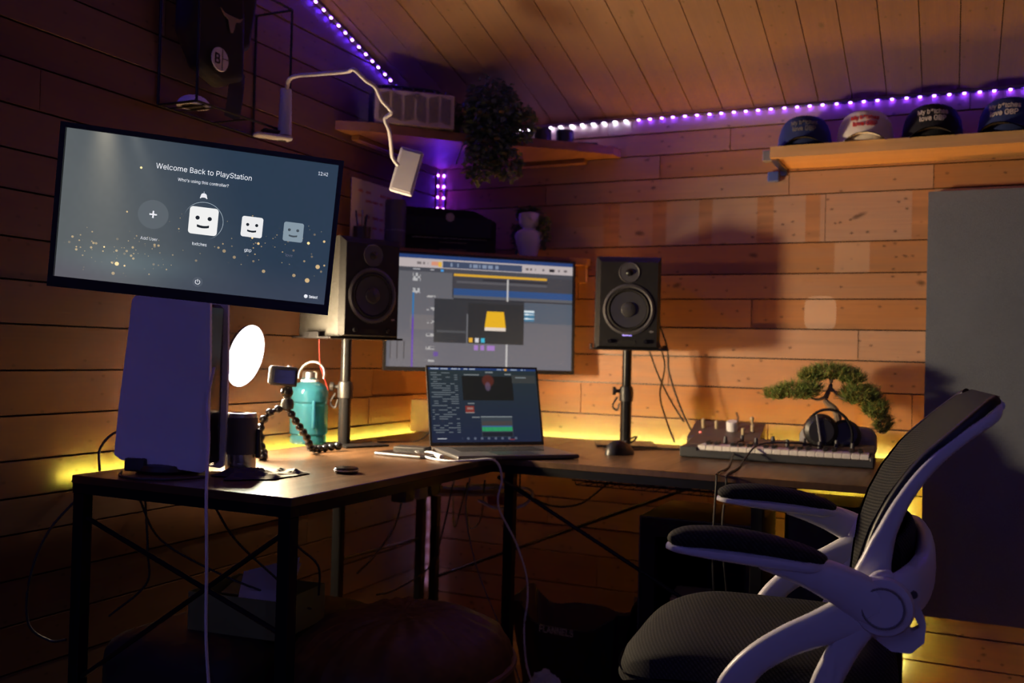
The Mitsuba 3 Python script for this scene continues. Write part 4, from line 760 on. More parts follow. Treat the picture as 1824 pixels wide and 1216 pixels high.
vs = lathe([(0, 0), (.026, 0), (.030, .006), (.044, .050), (.050, .078), (.044, .094), (.024, .104), (.022, .110), (.034, .122), (.038, .142), (.036, .160), (.030, .164), (.028, .158), (0, .150)], 32); vs.vertices[:, 0] *= 1.05
part(k, 'body', at(vs, *VP), 'plaster'); part(k, 'nose', at(trimesh.creation.icosphere(subdivisions=2, radius=.008), VP[0] + .022, VP[1] - .031, VP[2] + .140), 'plaster')
part(k, 'leaves', leaves(9, 420, [((VP[0] - .01, VP[1] + .01, VP[2] + .175), .045, .03, .02, 2), ((VP[0] - .055, VP[1] + .03, VP[2] + .10), .02, .02, .07, 2), ((VP[0] + .055, VP[1] + .01, VP[2] + .10), .015, .02, .07, 2)], .022), 'leaf', smooth=False, stuff=True)
k = thing('pen_cup', 'dark cup of pens and hooks in front of the wall print', 'pen cup'); part(k, 'cup', at(lathe([(0, 0), (.028, 0), (.030, .06), (.027, .06), (.025, .004), (0, .004)], 24), .045, -.605, 1.4005), 'black_plastic')
for i, (a_, b_, h_) in enumerate(((-.012, -.010, .115), (.006, .012, .105), (.014, -.006, .095), (-.004, .006, .12))): part(k, 'pen', cyl((.045 + a_ * .5, -.605 + b_ * .5, 1.406), (.045 + a_ * 1.4, -.605 + b_ * 1.4, 1.40 + h_), .003, 8), ['black_gloss', 'cap_blue', 'black_gloss', 'dark_steel'][i])
k = thing('wall_print', 'white paper print with faint red lettering on the left wall', 'print')
part(k, 'sheet', bx(.0022, .0034, -.612, -.285, 1.425, 1.632), 'paper', smooth=False)
r_ = np.random.default_rng(2); ink = [bx(.0034, .0038, y_, y_ + .018 + .02 * r_.random(), z_, z_ + .009) for z_ in (1.47, 1.505, 1.56, 1.59) for y_ in np.arange(-.57, -.34, .045) if r_.random() < .75]; part(k, 'ink', cat(*ink), 'print_ink', smooth=False)

# ------------------------------------------------------------------ wire shelf with a hanging bag, dome, clip lamp
k = thing('wire_shelf', 'black wire frame box shelf on the left wall', 'shelf')
Y0, Y1, Z0, Z1, XD = -1.485, -1.118, 1.660, 2.012, .132
for (p, q) in [((0.004, Y0, Z0), (XD, Y0, Z0)), ((0.004, Y1, Z0), (XD, Y1, Z0)), ((0.004, Y0, Z1), (XD, Y0, Z1)), ((0.004, Y1, Z1), (XD, Y1, Z1)), ((XD, Y0, Z0), (XD, Y1, Z0)), ((XD, Y0, Z1), (XD, Y1, Z1)), ((.004, Y0, Z0), (.004, Y1, Z0)), ((.004, Y0, Z1), (.004, Y1, Z1)), ((XD, Y0, Z0), (XD, Y0, Z1)), ((XD, Y1, Z0), (XD, Y1, Z1)), ((.004, Y0, Z0), (.004, Y0, Z1)), ((.004, Y1, Z0), (.004, Y1, Z1))]: part(k, 'rod', cyl(p, q, .0035, 8), 'black_metal')
for y_ in (-1.446, -1.414, -1.286): part(k, 'rod', cyl((.004, y_, Z0), (XD, y_, Z0), .0025, 8), 'black_metal')
k = thing('hanging_bag', 'black bag with gold bull emblem and round badge hanging in the wire shelf', 'bag')
bag = m3.Manifold.batch_hull([m3.Manifold.sphere(.028, 20).translate(list(p)) for p in ((.060, -1.452, 2.04), (.060, -1.285, 2.04), (.06, -1.452, 1.86), (.062, -1.41, 1.790), (.064, -1.345, 1.765), (.064, -1.280, 1.79), (.075, -1.44, 1.95), (.075, -1.295, 1.93))])
part(k, 'body', t3(bag.refine_to_length(.02)), 'bag_black'); part(k, 'strap', sweep(spline([(.075, -1.272, 1.80), (.078, -1.280, 1.75), (.075, -1.284, 1.70), (.070, -1.286, 1.6665)], 5), .030, .003, lat=(1, 0, 0)), 'black_vinyl'); part(k, 'side_pocket', t3(m3.Manifold.batch_hull([m3.Manifold.sphere(.02, 16).translate(list(p)) for p in ((.07, -1.225, 2.03), (.07, -1.252, 1.88), (.07, -1.285, 1.86), (.07, -1.285, 2.03))])), 'bag_black')
mB = LM(90, 0, (.1005, -1.372, 1.800)) @ FRONT
part(k, 'badge', mv(lathe([(0, .003), (.030, .003), (.032, 0), (0, 0)], 36), mB), 'badge'); part(k, 'badge_mark', cat(text('B', .026, mB @ M(p=(-.012, 0, .003)), .001, True), mv(at(cbox(.0022, .056, .001), .006, 0, .0035), mB), mv(at(cbox(.020, .002, .001), .018, .004, .0035), mB)), 'black_matte', smooth=False)
hornL = Polygon([(-.045, .020), (-.030, .012), (-.012, .010), (.012, .010), (.030, .012), (.045, .020), (.032, .004), (.014, -.002), (.010, -.020), (.004, -.034), (-.004, -.034), (-.010, -.020), (-.014, -.002), (-.032, .004)])
part(k, 'bull_emblem', mv(extr(hornL, .0015), LM(90, 0, (.1045, -1.335, 1.915)) @ FRONT), 'gold', smooth=False)
dm = trimesh.creation.icosphere(subdivisions=3, radius=1.0); dm.vertices *= [.042, .042, .030]; dm = dm.slice_plane([0, 0, 0], [0, 0, 1], cap=True)
k = thing('round_puck', 'small pale dome standing in the left corner of the wire shelf', 'puck'); part(k, 'dome', at(dm, .070, -1.430, Z0 + .0035), 'white_plastic'); part(k, 'foot', at(lathe([(0, 0), (.03, 0), (.03, .001), (0, .001)], 20), .070, -1.430, Z0 + .0031), 'black_plastic')
k = thing('clip_lamp', 'white gooseneck clip lamp fixed to the wire shelf, switched off', 'lamp')
LB = np.array([.155, -1.165, 0]); part(k, 'post', mv(t3(m3.Manifold.batch_hull([m3.Manifold.cylinder(.13, .019, .016, 24)])), M(0, 0, 0, (LB[0], LB[1], 1.640))), 'lamp_white')
part(k, 'clamp_pad', mv(rbox(.105, .036, .012, .006), LM(58, 0, (.143, -1.200, 1.630))), 'lamp_white'); part(k, 'clamp_slot', mv(rbox(.02, .010, .002, .0008), LM(58, 0, (.155, -1.175, 1.6235))), 'black_plastic'); part(k, 'clamp_jaw', mv(rbox(.06, .03, .010, .004), LM(58, 0, (.133, -1.190, 1.647))), 'black_plastic')
gp = [(LB[0], LB[1], 1.765), (.205, -1.205, 1.788), (.27, -1.18, 1.797), (.345, -1.15, 1.805), (.375, -1.155, 1.806), (.390, -1.12, 1.785), (.401, -1.09, 1.774), (.404, -1.06, 1.745), (.418, -1.03, 1.718), (.398, -1.03, 1.700), (.400, -1.01, 1.670), (.392, -.985, 1.635), (.385, -.965, 1.605), (.392, -.945, 1.585)]
part(k, 'gooseneck', tube(gp, .0058, 9), 'lamp_white')
mH = LM(25, 0, (.400, -.910, 1.572)) @ M(0, 14, 0); part(k, 'head', mv(rbox(.070, .020, .135, .006), mH), 'lamp_white'); part(k, 'light_panel', mv(at(rbox(.058, .004, .118, .0015), 0, -.0095, 0), mH), 'lamp_white')

# ------------------------------------------------------------------ under the desk and on the floor
k = thing('storage_cabinet', 'low black cabinet under the right end of the desk', 'cabinet')
part(k, 'body', at(cham(.29, .25, .632, .003), 1.572, -.30, .3165), 'black_matte', smooth=False); part(k, 'door', at(cham(.27, .012, .60, .003), 1.572, -.4315, .318), 'black_plastic', smooth=False); part(k, 'handle', cyl((1.47, -.444, .42), (1.47, -.444, .52), .005, 10), 'dark_steel')
k = thing('open_crate', 'dark open-fronted crate with brown odds and ends under the right desk', 'crate')
cr = m3.Manifold.cube([.335, .36, .575], True) - m3.Manifold.cube([.265, .36, .25], True).translate([.012, -.03, .125 - .02])
part(k, 'body', at(t3(cr), 1.198, -.385, .2885), 'black_vinyl', smooth=False); part(k, 'edge_trim', cat(bx(1.0305, 1.0345, -.570, -.566, .001, .576), bx(1.0305, 1.3655, -.570, -.566, .572, .576)), 'dark_grey', smooth=False)
solo('brown_parcel', mv(cham(.11, .16, .07, .003), LM(8, 0, (1.165, -.46, .305))), 'plywood', 'brown parcel lying inside the dark open crate at the left', 'parcel', smooth=False)
solo('wooden_board', mv(cham(.13, .20, .035, .003), LM(-4, 0, (1.268, -.46, .2875))), 'plywood', 'flat wooden board lying inside the dark open crate beside the parcel', 'board', smooth=False)
k = thing('floor_pouffe', 'low black pouffe under the near end of the desk', 'pouffe'); part(k, 'body', at(rbox(.40, .60, .385, .06, 20), .30, -1.43, .1927), 'dark_cloth')
k = thing('cardboard_box', 'shallow greenish cardboard box with papers on the black pouffe', 'box')
mb_ = LM(6, 0, (.375, -1.490, .3865)); bw, bd, bh = .245, .20, .088
cb = m3.Manifold.cube([bw, bd, bh], True).translate([0, 0, bh / 2]) - m3.Manifold.cube([bw - .006, bd - .006, bh], True).translate([0, 0, bh / 2 + .004])
part(k, 'tray', mv(t3(cb), mb_), 'cardboard', smooth=False); part(k, 'flap', mv(cbox(.11, .08, .002), mb_ @ M(18, 0, 0, (-.05, .04, bh - .012))), 'cardboard', smooth=False)
solo('paper_stack', mv(cat(cbox(.15, .13, .001), mv(cbox(.15, .13, .001), M(6, 3, 5, (.004, .003, .006)))), mb_ @ M(40, -16, 0, (.045, -.035, .092))), 'paper', 'white sheets sticking out of the cardboard box', 'paper', smooth=False)
k = thing('floor_cushion', 'large round brown leather floor cushion with pleats under the desk', 'cushion')
th, ph = np.meshgrid(np.linspace(0, 2 * math.pi, 121), np.linspace(-1, 1, 49)); RX, RY = .245, .285
prof_r = np.where(ph > 0, np.cos(np.clip(ph, 0, 1) * math.pi / 2) ** .75, 1 + .10 * np.sin(-ph * math.pi) * (ph < 0)); prof_r = np.where(ph < -.85, prof_r * (1 - .35 * ((-ph - .85) / .15) ** 2), prof_r)
pz = np.where(ph > 0, .335 + .115 * np.sin(np.clip(ph, 0, 1) * math.pi / 2), .335 + .333 * ph)
pleat = 1 + .010 * np.sin(th * 22 + 2 * np.sin(3 * th)) * np.clip(1 - np.abs(ph), 0, 1) * (ph > -.05) * (ph < .9) + .01 * np.sin(th * 9) * (ph < 0)
pzz = pz + .006 * np.sin(th * 22 + 2 * np.sin(3 * th)) * np.clip(ph, 0, 1) * np.clip(1 - ph, 0, 1) * 2.2 + .02 * (meshkit.fbm(np.stack([np.cos(th) * prof_r * 3, np.sin(th) * prof_r * 3, ph * 0], -1), 3, 8) - .5) * (ph > 0)
cv = np.stack([.735 + RX * prof_r * pleat * np.cos(th), -1.42 + RY * prof_r * pleat * np.sin(th), pzz + .001], -1).reshape(-1, 3)
part(k, 'cover', trimesh.Trimesh(cv, grid_faces(121, 49), process=False), 'leather', smooth=True)
tt_ = np.linspace(0, 2 * math.pi, 90); rp = np.stack([.735 + (RX + .004) * np.cos(tt_), -1.42 + (RY + .004) * np.sin(tt_), .337 + 0 * tt_], 1); part(k, 'piping', sweep(rp, .008, n=8, caps=False), 'cushion_trim')
k = thing('tote_bag', 'dark shopping bag with a wide open top and FLANNELS lettering on the floor', 'bag')
th, ph = np.meshgrid(np.linspace(0, 2 * math.pi, 81), np.linspace(0, 1, 17)); sq = lambda c, e_: np.sign(c) * np.abs(c) ** e_
bxw, byw = .165 + .03 * ph, .105 + .015 * ph; fold = .010 * np.sin(th * 7 + ph * 3) * ph + .006 * np.sin(th * 13) * ph
X = .795 + (bxw + fold) * sq(np.cos(th), .55); Y = -.445 + (byw + fold) * sq(np.sin(th), .55); Z = ph * (.245 + .035 * np.cos(2 * th) + .012 * np.sin(5 * th)) + .001
outer = np.stack([X, Y, Z], -1).reshape(-1, 3); inner = np.stack([.795 + (X - .795) * .965, -.445 + (Y + .445) * .955, Z + .002 + .0 * ph], -1).reshape(-1, 3)
part(k, 'shell', trimesh.Trimesh(outer, grid_faces(81, 17), process=False), 'bag_black', smooth=True); part(k, 'lining', trimesh.Trimesh(inner, grid_faces(81, 17, 0, True), process=False), 'bag_inner', smooth=True)
part(k, 'bottom', at(cbox(.31, .19, .002), .795, -.445, .0025), 'bag_black', smooth=False)
part(k, 'lettering', text('FLANNELS', .020, LM(-3, 0, (.775, -.5735, .198)) @ M(-7, 0, 0) @ FRONT, .001, True, wide=.115), 'tray', smooth=False)
k = thing('crumpled_tissue', 'crumpled white tissue on the floor in front of the shopping bag', 'tissue')
ts = trimesh.creation.icosphere(subdivisions=4, radius=1.0); nz = meshkit.fbm(ts.vertices * 2.2 + 5, 4, 3); ts.vertices *= (.55 + .9 * nz)[:, None]; ts.vertices *= [.045, .035, .045]; ts.vertices[:, 2] -= ts.vertices[:, 2].min(); part(k, 'body', at(ts, .770, -.640, .0006), 'tissue', smooth=False)
k = thing('cable_tray', 'wire mesh tray of tangled cables under the right desk', 'tray')
rods = [cyl((.80, y, z), (1.27, y, z), .0018, 6) for y in (-.50, -.42, -.34, -.26) for z in (.640,)] + [cyl((.80, y, z), (1.27, y, z), .0018, 6) for y in (-.54, -.22) for z in (.66, .69)] + [cyl((x, -.54, .690), (x, -.50, .640), .0015, 6) for x in np.arange(.80, 1.28, .036)] + [cyl((x, -.50, .640), (x, -.26, .640), .0015, 6) for x in np.arange(.80, 1.28, .036)] + [cyl((x, -.26, .640), (x, -.22, .690), .0015, 6) for x in np.arange(.80, 1.28, .036)] + [cyl((x, y, .685), (x, y, .7315), .003, 6) for x in (.80, 1.268) for y in (-.54, -.22)]
part(k, 'wires', cat(*rods), 'black_metal', smooth=False, stuff=True)
def cable(label, pts, r, mat, group=None): return solo('cable', tube(pts, r, 7, 7), mat, label, 'cable', group)
TG = 'cables tangled in the under-desk tray'
TL_ = ['nearest the front', 'second from the front', 'third from the front', 'in the middle', 'third from the wall', 'second from the wall', 'nearest the wall']
for i in range(7):
    yy = -.50 + .04 * i; pts = [(.82 + .05 * rng.random() + t * .42, yy + rng.uniform(-.03, .03), .655 + .02 * rng.random() + .012 * math.sin(t * 9 + i)) for t in np.linspace(0, 1, 9)]
    cable('thin cable lying in the wire tray under the right desk, ' + TL_[i], pts, .0028, 'cable_black' if i % 3 else 'cable_grey', TG)
k = thing('power_strip', 'black power strip with plugs hanging under the left desk', 'power strip'); part(k, 'body', at(rbox(.06, .30, .030, .006), .40, -.78, .655), 'black_plastic'); part(k, 'hanger', cat(bx(.37, .43, -.90, -.89, .640, .7315), bx(.37, .43, -.67, -.66, .640, .7315)), 'black_metal', smooth=False)
for i, (y, m_) in enumerate(((-.88, 'black_plastic'), (-.80, 'tray'), (-.73, 'black_plastic'))): part(k, 'plug', at(rbox(.05, .055, .040, .005), .40, y, .6215), m_)
k = thing('hanging_tray', 'pale flat tray hanging under the inner corner of the desk below a cable coil', 'tray'); mt_ = LM(32, 0, (.455, -.500, .592)); part(k, 'plate', mv(cham(.29, .17, .010, .002), mt_), 'plywood', smooth=False)
for a_ in (-.13, .13):
    for b_ in (-.07, .07): part(k, 'hanger', cyl((mt_ @ np.array([a_, b_, 0, 1]))[:3], (mt_ @ np.array([a_, b_, 0, 1]))[:3] + [0, 0, .139], .003, 8), 'black_metal')
part(k, 'red_plug', mv(at(rbox(.06, .045, .035, .005), .06, -.02, -.0225), mt_), 'red')
cable('white cable looped in a coil on the hanging tray under the left desk', [(.36, -.56, .602), (.44, -.54, .602), (.52, -.46, .604), (.49, -.42, .604), (.42, -.47, .604), (.47, -.53, .606), (.56, -.47, .610), (.64, -.50, .612), (.675, -.56, .595), (.645, -.60, .568), (.57, -.60, .560), (.50, -.58, .575)], .0048, 'cable_white')
cable('white cable running from the laptop over the desk edge down to the floor', [(.515, -.915, .757), (.470, -.925, .757), (.500, -.975, .757), (.58, -1.035, .7545), (.655, -1.055, .7545), (.700, -1.02, .7565), (.735, -.955, .752), (.745, -.93, .70), (.722, -.90, .62), (.735, -.80, .50), (.752, -.76, .40), (.748, -.74, .32), (.74, -.74, .24), (.745, -.72, .12), (.77, -.68, .03), (.775, -.675, .012)], .0030, 'cable_white')
cable('grey cable trailing down to the floor left of the shopping bag', [(.62, -.88, .69), (.60, -.86, .58), (.62, -.82, .42), (.66, -.75, .25), (.685, -.66, .08), (.69, -.62, .006), (.72, -.62, .004)], .0022, 'cable_grey')
cable('thin pale cable hanging from the welcome screen in front of the desk edge', [(.44, -1.735, 1.00), (.452, -1.765, .93), (.490, -1.80, .86), (.520, -1.835, .80), (.545, -1.862, .735), (.556, -1.868, .62), (.560, -1.868, .48), (.575, -1.870, .36), (.590, -1.875, .20), (.60, -1.88, .004)], .0033, 'cable_white')
cable('black cable lying along the desk at the foot of the game console', [(.145, -1.70, .7535), (.20, -1.755, .7535), (.26, -1.772, .7535), (.33, -1.74, .7535), (.36, -1.66, .7535)], .003, 'cable_black')
cable('black cable arching behind the game console at the left wall', [(.098, -1.72, .754), (.075, -1.70, .80), (.085, -1.67, .835), (.105, -1.63, .84), (.12, -1.58, .80), (.12, -1.56, .754)], .003, 'cable_black')
cable('black cable in a wide loop hanging left of the desk', [(.075, -1.75, .70), (.035, -1.80, .62), (.018, -1.83, .52), (.018, -1.83, .42), (.05, -1.80, .38), (.09, -1.79, .385)], .003, 'cable_black')
UG = 'black cables hanging under the left desk'
UL_ = ['black cable running slantwise to the cardboard box, leftmost under the near desk', 'black cable dropping straight down beside the near left desk leg', 'short black cable sagging behind the front of the cardboard box', 'black cable hanging just left of the near right desk leg', 'black cable sagging to the rear left desk leg from the power strip', 'longest black cable dropping from the power strip towards the cushion', 'black cable looping from the power strip up to the corner', 'black cable drooping from the power strip behind the looping one']
for pts in ([(.20, -1.70, .70), (.23, -1.66, .60), (.33, -1.58, .52), (.45, -1.50, .46), (.50, -1.45, .43)], [(.22, -1.70, .70), (.222, -1.69, .58), (.21, -1.68, .50), (.12, -1.70, .42)], [(.42, -1.70, .70), (.45, -1.66, .62), (.52, -1.60, .53), (.53, -1.56, .49)], [(.55, -1.66, .70), (.58, -1.62, .62), (.61, -1.58, .57), (.60, -1.56, .50)], [(.36, -.80, .66), (.34, -.82, .52), (.28, -.84, .42), (.22, -.84, .36)], [(.48, -.72, .64), (.44, -.70, .50), (.40, -.70, .38), (.30, -.74, .30), (.24, -.76, .28)], [(.50, -.66, .64), (.42, -.56, .52), (.33, -.42, .45), (.28, -.34, .52), (.26, -.30, .66)], [(.52, -.58, .64), (.46, -.48, .50), (.36, -.36, .44), (.30, -.28, .50)]):
    cable(UL_.pop(0), pts, .0026, 'cable_black', UG)
cable('black cable sagging under the inner corner of the desk to the wire tray', [(.60, -.56, .64), (.70, -.50, .57), (.80, -.46, .575), (.92, -.50, .66), (1.00, -.46, .66)], .003, 'cable_black')
RL_ = ['longest black cable dropping from behind the right loudspeaker towards the control box', 'black cable crossing behind the right speaker stand down to the desk', 'short black cable crossing the other two behind the right speaker stand']
RG = 'black cables dropping from behind the right loudspeaker'
for pts in ([(.955, -.165, 1.17), (.985, -.150, 1.08), (.99, -.14, 1.00), (1.03, -.13, .88), (1.075, -.125, .79), (1.09, -.12, .757)], [(.95, -.155, 1.12), (.975, -.14, 1.02), (.955, -.12, .92), (.975, -.115, .84), (1.01, -.118, .757)], [(.915, -.14, 1.08), (.945, -.12, .99), (.99, -.11, .90), (1.04, -.118, .83)]): cable(RL_.pop(0), pts, .003, 'cable_black', RG)
cable('thin red cable beside the left loudspeaker stand', [(.120, -.93, 1.075), (.122, -.925, 1.00), (.128, -.905, .95), (.133, -.895, .92)], .0014, 'red')
cable('thin dark cable crossing the desk behind the large monitor base', [(.19, -.70, .7525), (.28, -.60, .7525), (.30, -.52, .80), (.33, -.50, .84), (.38, -.50, .855)], .0022, 'cable_black')
cable('loop of dark cable on the desk right of the laptop', [(.86, -.42, .7535), (.90, -.35, .770), (.93, -.30, .785), (.93, -.36, .770), (.88, -.44, .7535), (.93, -.45, .7535), (1.00, -.34, .7535), (1.08, -.30, .7535)], .003, 'cable_black')
cable('thin cable on the floor beside the tissue', [(.81, -.63, .006), (.86, -.70, .012), (.92, -.66, .035), (.99, -.64, .025), (1.03, -.70, .004)], .0026, 'cable_grey')

# ------------------------------------------------------------------ office chair
k = thing('office_chair', 'office chair with white plastic frame, black mesh seat and reclined mesh back', 'chair')
CM = np.array([1.450, -1.5855, 0.0]); CF = np.array([-.9966, -.0830, 0.0]); CL = np.array([-.0830, .9966, 0.0])
def ch(u, v, z): return CM + CF * u + CL * v + np.array([0, 0, z])
Mc = np.eye(4); Mc[:3, 0], Mc[:3, 1], Mc[:3, 2], Mc[:3, 3] = CF, CL, [0, 0, 1], CM     # local x forward, y to the far side, z up
def cp(pts): return [ch(*p) for p in pts]
def strap(pts, a, b, lat=(0, 1, 0), n=16, sm=6, power=.75):
    p = spline(pts, sm); kk = len(p); t_ = np.linspace(0, 1, kk)
    f = lambda w: np.interp(t_, np.linspace(0, 1, len(w)), w) if np.ndim(w) else w
    m = sweep(p, f(a), f(b), lat=lat, n=n, power=power); return mv(m, Mc)
# seat
uu, vv = np.meshgrid(np.linspace(-1, 1, 41), np.linspace(-1, 1, 41)); e4 = np.clip(1 - np.abs(uu) ** 4.5, 0, 1) ** .35 * np.clip(1 - np.abs(vv) ** 4.5, 0, 1) ** .35
def seat_xy(s=1.0): return -.115 + .228 * uu * (1 - .13 * vv ** 4), .243 * vv * (1 - .14 * uu ** 4)
sx_, sy2 = seat_xy(); zt = .535 + .052 * e4 - .030 * np.clip(uu - .35, 0, 1) ** 2 * 2 + .004 * (vv ** 2); zb = .535 - .045 * e4 - .012 * np.clip(uu - .35, 0, 1)
sm_ = trimesh.Trimesh(np.vstack([np.stack([sx_, sy2, zt], -1).reshape(-1, 3), np.stack([sx_, sy2, zb], -1).reshape(-1, 3)]), np.vstack([grid_faces(41, 41), grid_faces(41, 41, 1681, True)]), process=False); sm_.merge_vertices()
part(k, 'seat', mv(sm_, Mc), 'chair_mesh', smooth=60)
part(k, 'seat_pan', mv(at(rbox(.40, .40, .05, .02), -.11, 0, .470), Mc), 'black_plastic')
# backrest: a curved mesh panel
zs = np.array([.635, .70, .75, .80, .85, .90, .94, .982, .992]); us = np.array([-.272, -.279, -.287, -.302, -.326, -.360, -.400, -.445, -.458])
q = np.linspace(.635, .992, 31); uq = np.interp(q, zs, us); vq = np.linspace(-1, 1, 25); UU, VV = np.meshgrid(uq, vq, indexing='ij'); QQ, _ = np.meshgrid(q, vq, indexing='ij')
hw = .232 * np.clip(1 - np.clip((QQ - .93) / .09, 0, 1) ** 3 * .45, 0, 1) * (1 - .10 * np.clip((.70 - QQ) / .07, 0, 1)); bow = .030 * (1 - VV ** 2) * np.clip((.985 - QQ) / .12, 0, 1)
fr_ = np.stack([UU - bow + .012, VV * hw, QQ], -1).reshape(-1, 3); bk = np.stack([UU - bow - .010, VV * hw, QQ + .010], -1).reshape(-1, 3)
def closed_shell(f, b, nu, nv):
    F = [grid_faces(nu, nv), grid_faces(nu, nv, len(f), True)]; o = len(f)
    per = list(range(nu)) + [i * nu + nu - 1 for i in range(1, nv)] + [(nv - 1) * nu + j for j in range(nu - 2, -1, -1)] + [i * nu for i in range(nv - 2, 0, -1)]
    for i in range(len(per)):
        a_, b_ = per[i], per[(i + 1) % len(per)]; F.append(np.array([[a_, a_ + o, b_], [b_, a_ + o, b_ + o]]))
    m = trimesh.Trimesh(np.vstack([f, b]), np.vstack(F), process=False); m.fix_normals(); return m
part(k, 'backrest', mv(closed_shell(fr_, bk, 25, 31), Mc), 'chair_mesh', smooth=50)
for s in (-1, 1):
    ed = [(u_ - .002, s * .234 * (1 - .45 * max(0, min(1, (z_ - .93) / .09)) ** 3), z_ + .003) for z_, u_ in zip(zs, us)]
    part(k, 'back_edge', strap(ed, .008, .010), 'black_plastic')
    rl_ = [(-.290, s * .238, .700), (-.302, s * .241, .755), (-.316, s * .243, .800), (-.339, s * .243, .850), (-.372, s * .241, .898), (-.412, s * .236, .938), (-.456, s * .224, .972), (-.466, s * .200, .990)]
    part(k, 'back_rail', strap(rl_, [.034, .021, .014, .0105, .0095, .009, .008, .004], [.013, .013, .012, .011, .010, .009, .008, .004]), 'white_plastic')
part(k, 'back_top_rail', strap([(-.466, -.200, .988), (-.470, -.12, .990), (-.470, 0, .990), (-.470, .12, .990), (-.466, .200, .988)], .007, .008), 'white_plastic')
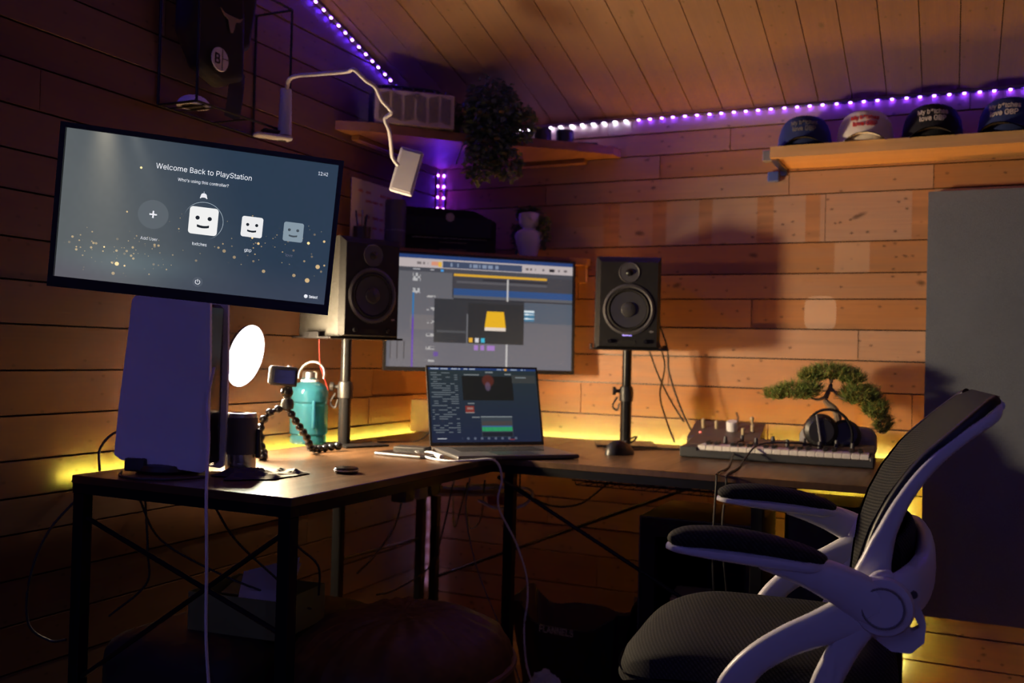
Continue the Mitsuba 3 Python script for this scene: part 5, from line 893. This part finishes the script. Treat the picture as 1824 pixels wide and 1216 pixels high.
# yoke that wraps behind the back, and the lumbar pad inside it
yk = [(-.296, -.262, .700), (-.325, -.262, .706), (-.352, -.240, .718), (-.372, -.16, .730), (-.380, 0, .735), (-.372, .16, .730), (-.352, .240, .718), (-.325, .262, .706), (-.296, .262, .700)]
part(k, 'yoke', strap(yk, [.014, .016, .018, .016, .015, .016, .018, .016, .014], [.028, .031, .036, .037, .036, .037, .036, .031, .028], lat=(0, 0, 1)), 'white_plastic')
for s in (-1, 1):
    part(k, 'yoke_side', strap([(-.346, s * .248, .728), (-.336, s * .254, .716), (-.320, s * .262, .708), (-.296, s * .266, .690)], [.018, .034, .040, .034], [.015, .016, .018, .018]), 'white_plastic')
    part(k, 'hub', mv(lathe([(0, .012), (.027, .012), (.030, .009), (.033, .009), (.040, .007), (.043, .001), (.043, -.012), (0, -.012)], 40), Mc @ M(s * -90, 0, 0, (-.311, s * .276, .695))), 'white_plastic')
    part(k, 'hub_ring', mv(trimesh.creation.torus(.0285, .0016, 40, 8), Mc @ M(90, 0, 0, (-.311, s * .2885, .695))), 'mid_grey')
    part(k, 'screw', mv(lathe([(0, .002), (.005, .002), (.006, 0), (0, 0)], 16), Mc @ M(s * -90, 0, 0, (-.352, s * .268, .715))), 'dark_grey')
    # hinge lobe with a slot
    lb = Polygon([(-.330, .712), (-.352, .705), (-.364, .672), (-.362, .648), (-.348, .634), (-.326, .634), (-.300, .652), (-.288, .676), (-.300, .705)]).buffer(.006)
    lb = lb.difference(Polygon([(-.345, .692), (-.338, .695), (-.352, .664), (-.358, .668)]).buffer(.003))
    lm = extr(lb, .020); lm.apply_transform(np.array([[1, 0, 0, 0], [0, 0, -1, s * .250 + .010], [0, 1, 0, 0], [0, 0, 0, 1.0]])); lm.fix_normals(); part(k, 'hinge_lobe', mv(lm, Mc), 'white_plastic', smooth=25)
    # flip-up armrest
    ap = [(-.306, s * .272, .690), (-.270, s * .276, .712), (-.232, s * .277, .728), (-.190, s * .276, .738), (-.140, s * .275, .745)]
    part(k, 'arm_bracket', strap(ap, [.034, .032, .028, .020, .011], [.016, .017, .021, .026, .028]), 'white_plastic')
    base = [(.002, s * .275, .7560), (-.020, s * .275, .7545), (-.075, s * .275, .7520), (-.15, s * .275, .7485), (-.21, s * .274, .7455), (-.238, s * .273, .7450)]
    part(k, 'armrest_base', strap(base, [.005, .008, .010, .012, .012, .006], [.018, .031, .036, .036, .032, .016], lat=(0, 1, 0)), 'white_plastic')
    pd = [(.000, s * .275, .7650), (-.008, s * .275, .7680), (-.030, s * .275, .7710), (-.085, s * .275, .7735), (-.150, s * .275, .7685), (-.205, s * .274, .7590), (-.228, s * .273, .7530), (-.234, s * .273, .7515)]
    part(k, 'armrest_pad', strap(pd, [.004, .011, .0155, .0165, .015, .012, .008, .003], [.014, .027, .034, .036, .035, .030, .020, .006]), 'chair_mesh')
    # side arch: two legs sweeping down to the seat frame
    part(k, 'side_arch', strap([(-.300, s * .262, .690), (-.262, s * .268, .672), (-.225, s * .268, .652), (-.175, s * .266, .624), (-.130, s * .262, .588), (-.100, s * .255, .545), (-.085, s * .235, .500), (-.09, s * .19, .470)], [.034, .030, .026, .023, .022, .024, .026, .022], [.015, .015, .014, .014, .014, .014, .014, .013]), 'white_plastic')
    part(k, 'side_arch', strap([(-.298, s * .262, .680), (-.276, s * .266, .655), (-.252, s * .264, .610), (-.232, s * .258, .560), (-.222, s * .240, .505), (-.222, s * .20, .470)], [.024, .022, .021, .021, .022, .020], [.014, .014, .014, .014, .014, .013]), 'white_plastic')
part(k, 'lumbar_pad', strap([(-.328, -.21, .745), (-.350, -.11, .752), (-.358, 0, .754), (-.350, .11, .752), (-.328, .21, .745)], .009, .034, lat=(0, 0, 1)), 'chair_mesh')
part(k, 'tilt_mechanism', mv(at(rbox(.24, .20, .05, .015), -.14, 0, .430), Mc), 'black_plastic')
part(k, 'gas_lift', mv(cat(cyl((-.13, 0, .10), (-.13, 0, .30), .028), cyl((-.13, 0, .28), (-.13, 0, .42), .016)), Mc), 'black_metal')
for i in range(5):
    a_ = i * 2 * math.pi / 5 + .4; d_ = np.array([math.cos(a_), math.sin(a_), 0]); p0 = np.array([-.13, 0, .125]); p1 = p0 + d_ * .27 + [0, 0, -.045]
    part(k, 'base_leg', strap([p0, p0 + d_ * .14 + [0, 0, -.008], p1], [.020, .017, .012], [.024, .02, .016], lat=(-d_[1], d_[0], 0)), 'white_plastic')
    part(k, 'caster', mv(cat(cyl(p1 + [-d_[1] * .018, d_[0] * .018, -.054], p1 + [-d_[1] * .006, d_[0] * .006, -.054], .0255, 20), cyl(p1 + [d_[1] * .018, -d_[0] * .018, -.054], p1 + [d_[1] * .006, -d_[0] * .006, -.054], .0255, 20), cyl(p1 + [0, 0, -.054], p1, .007, 10)), Mc), 'black_plastic')
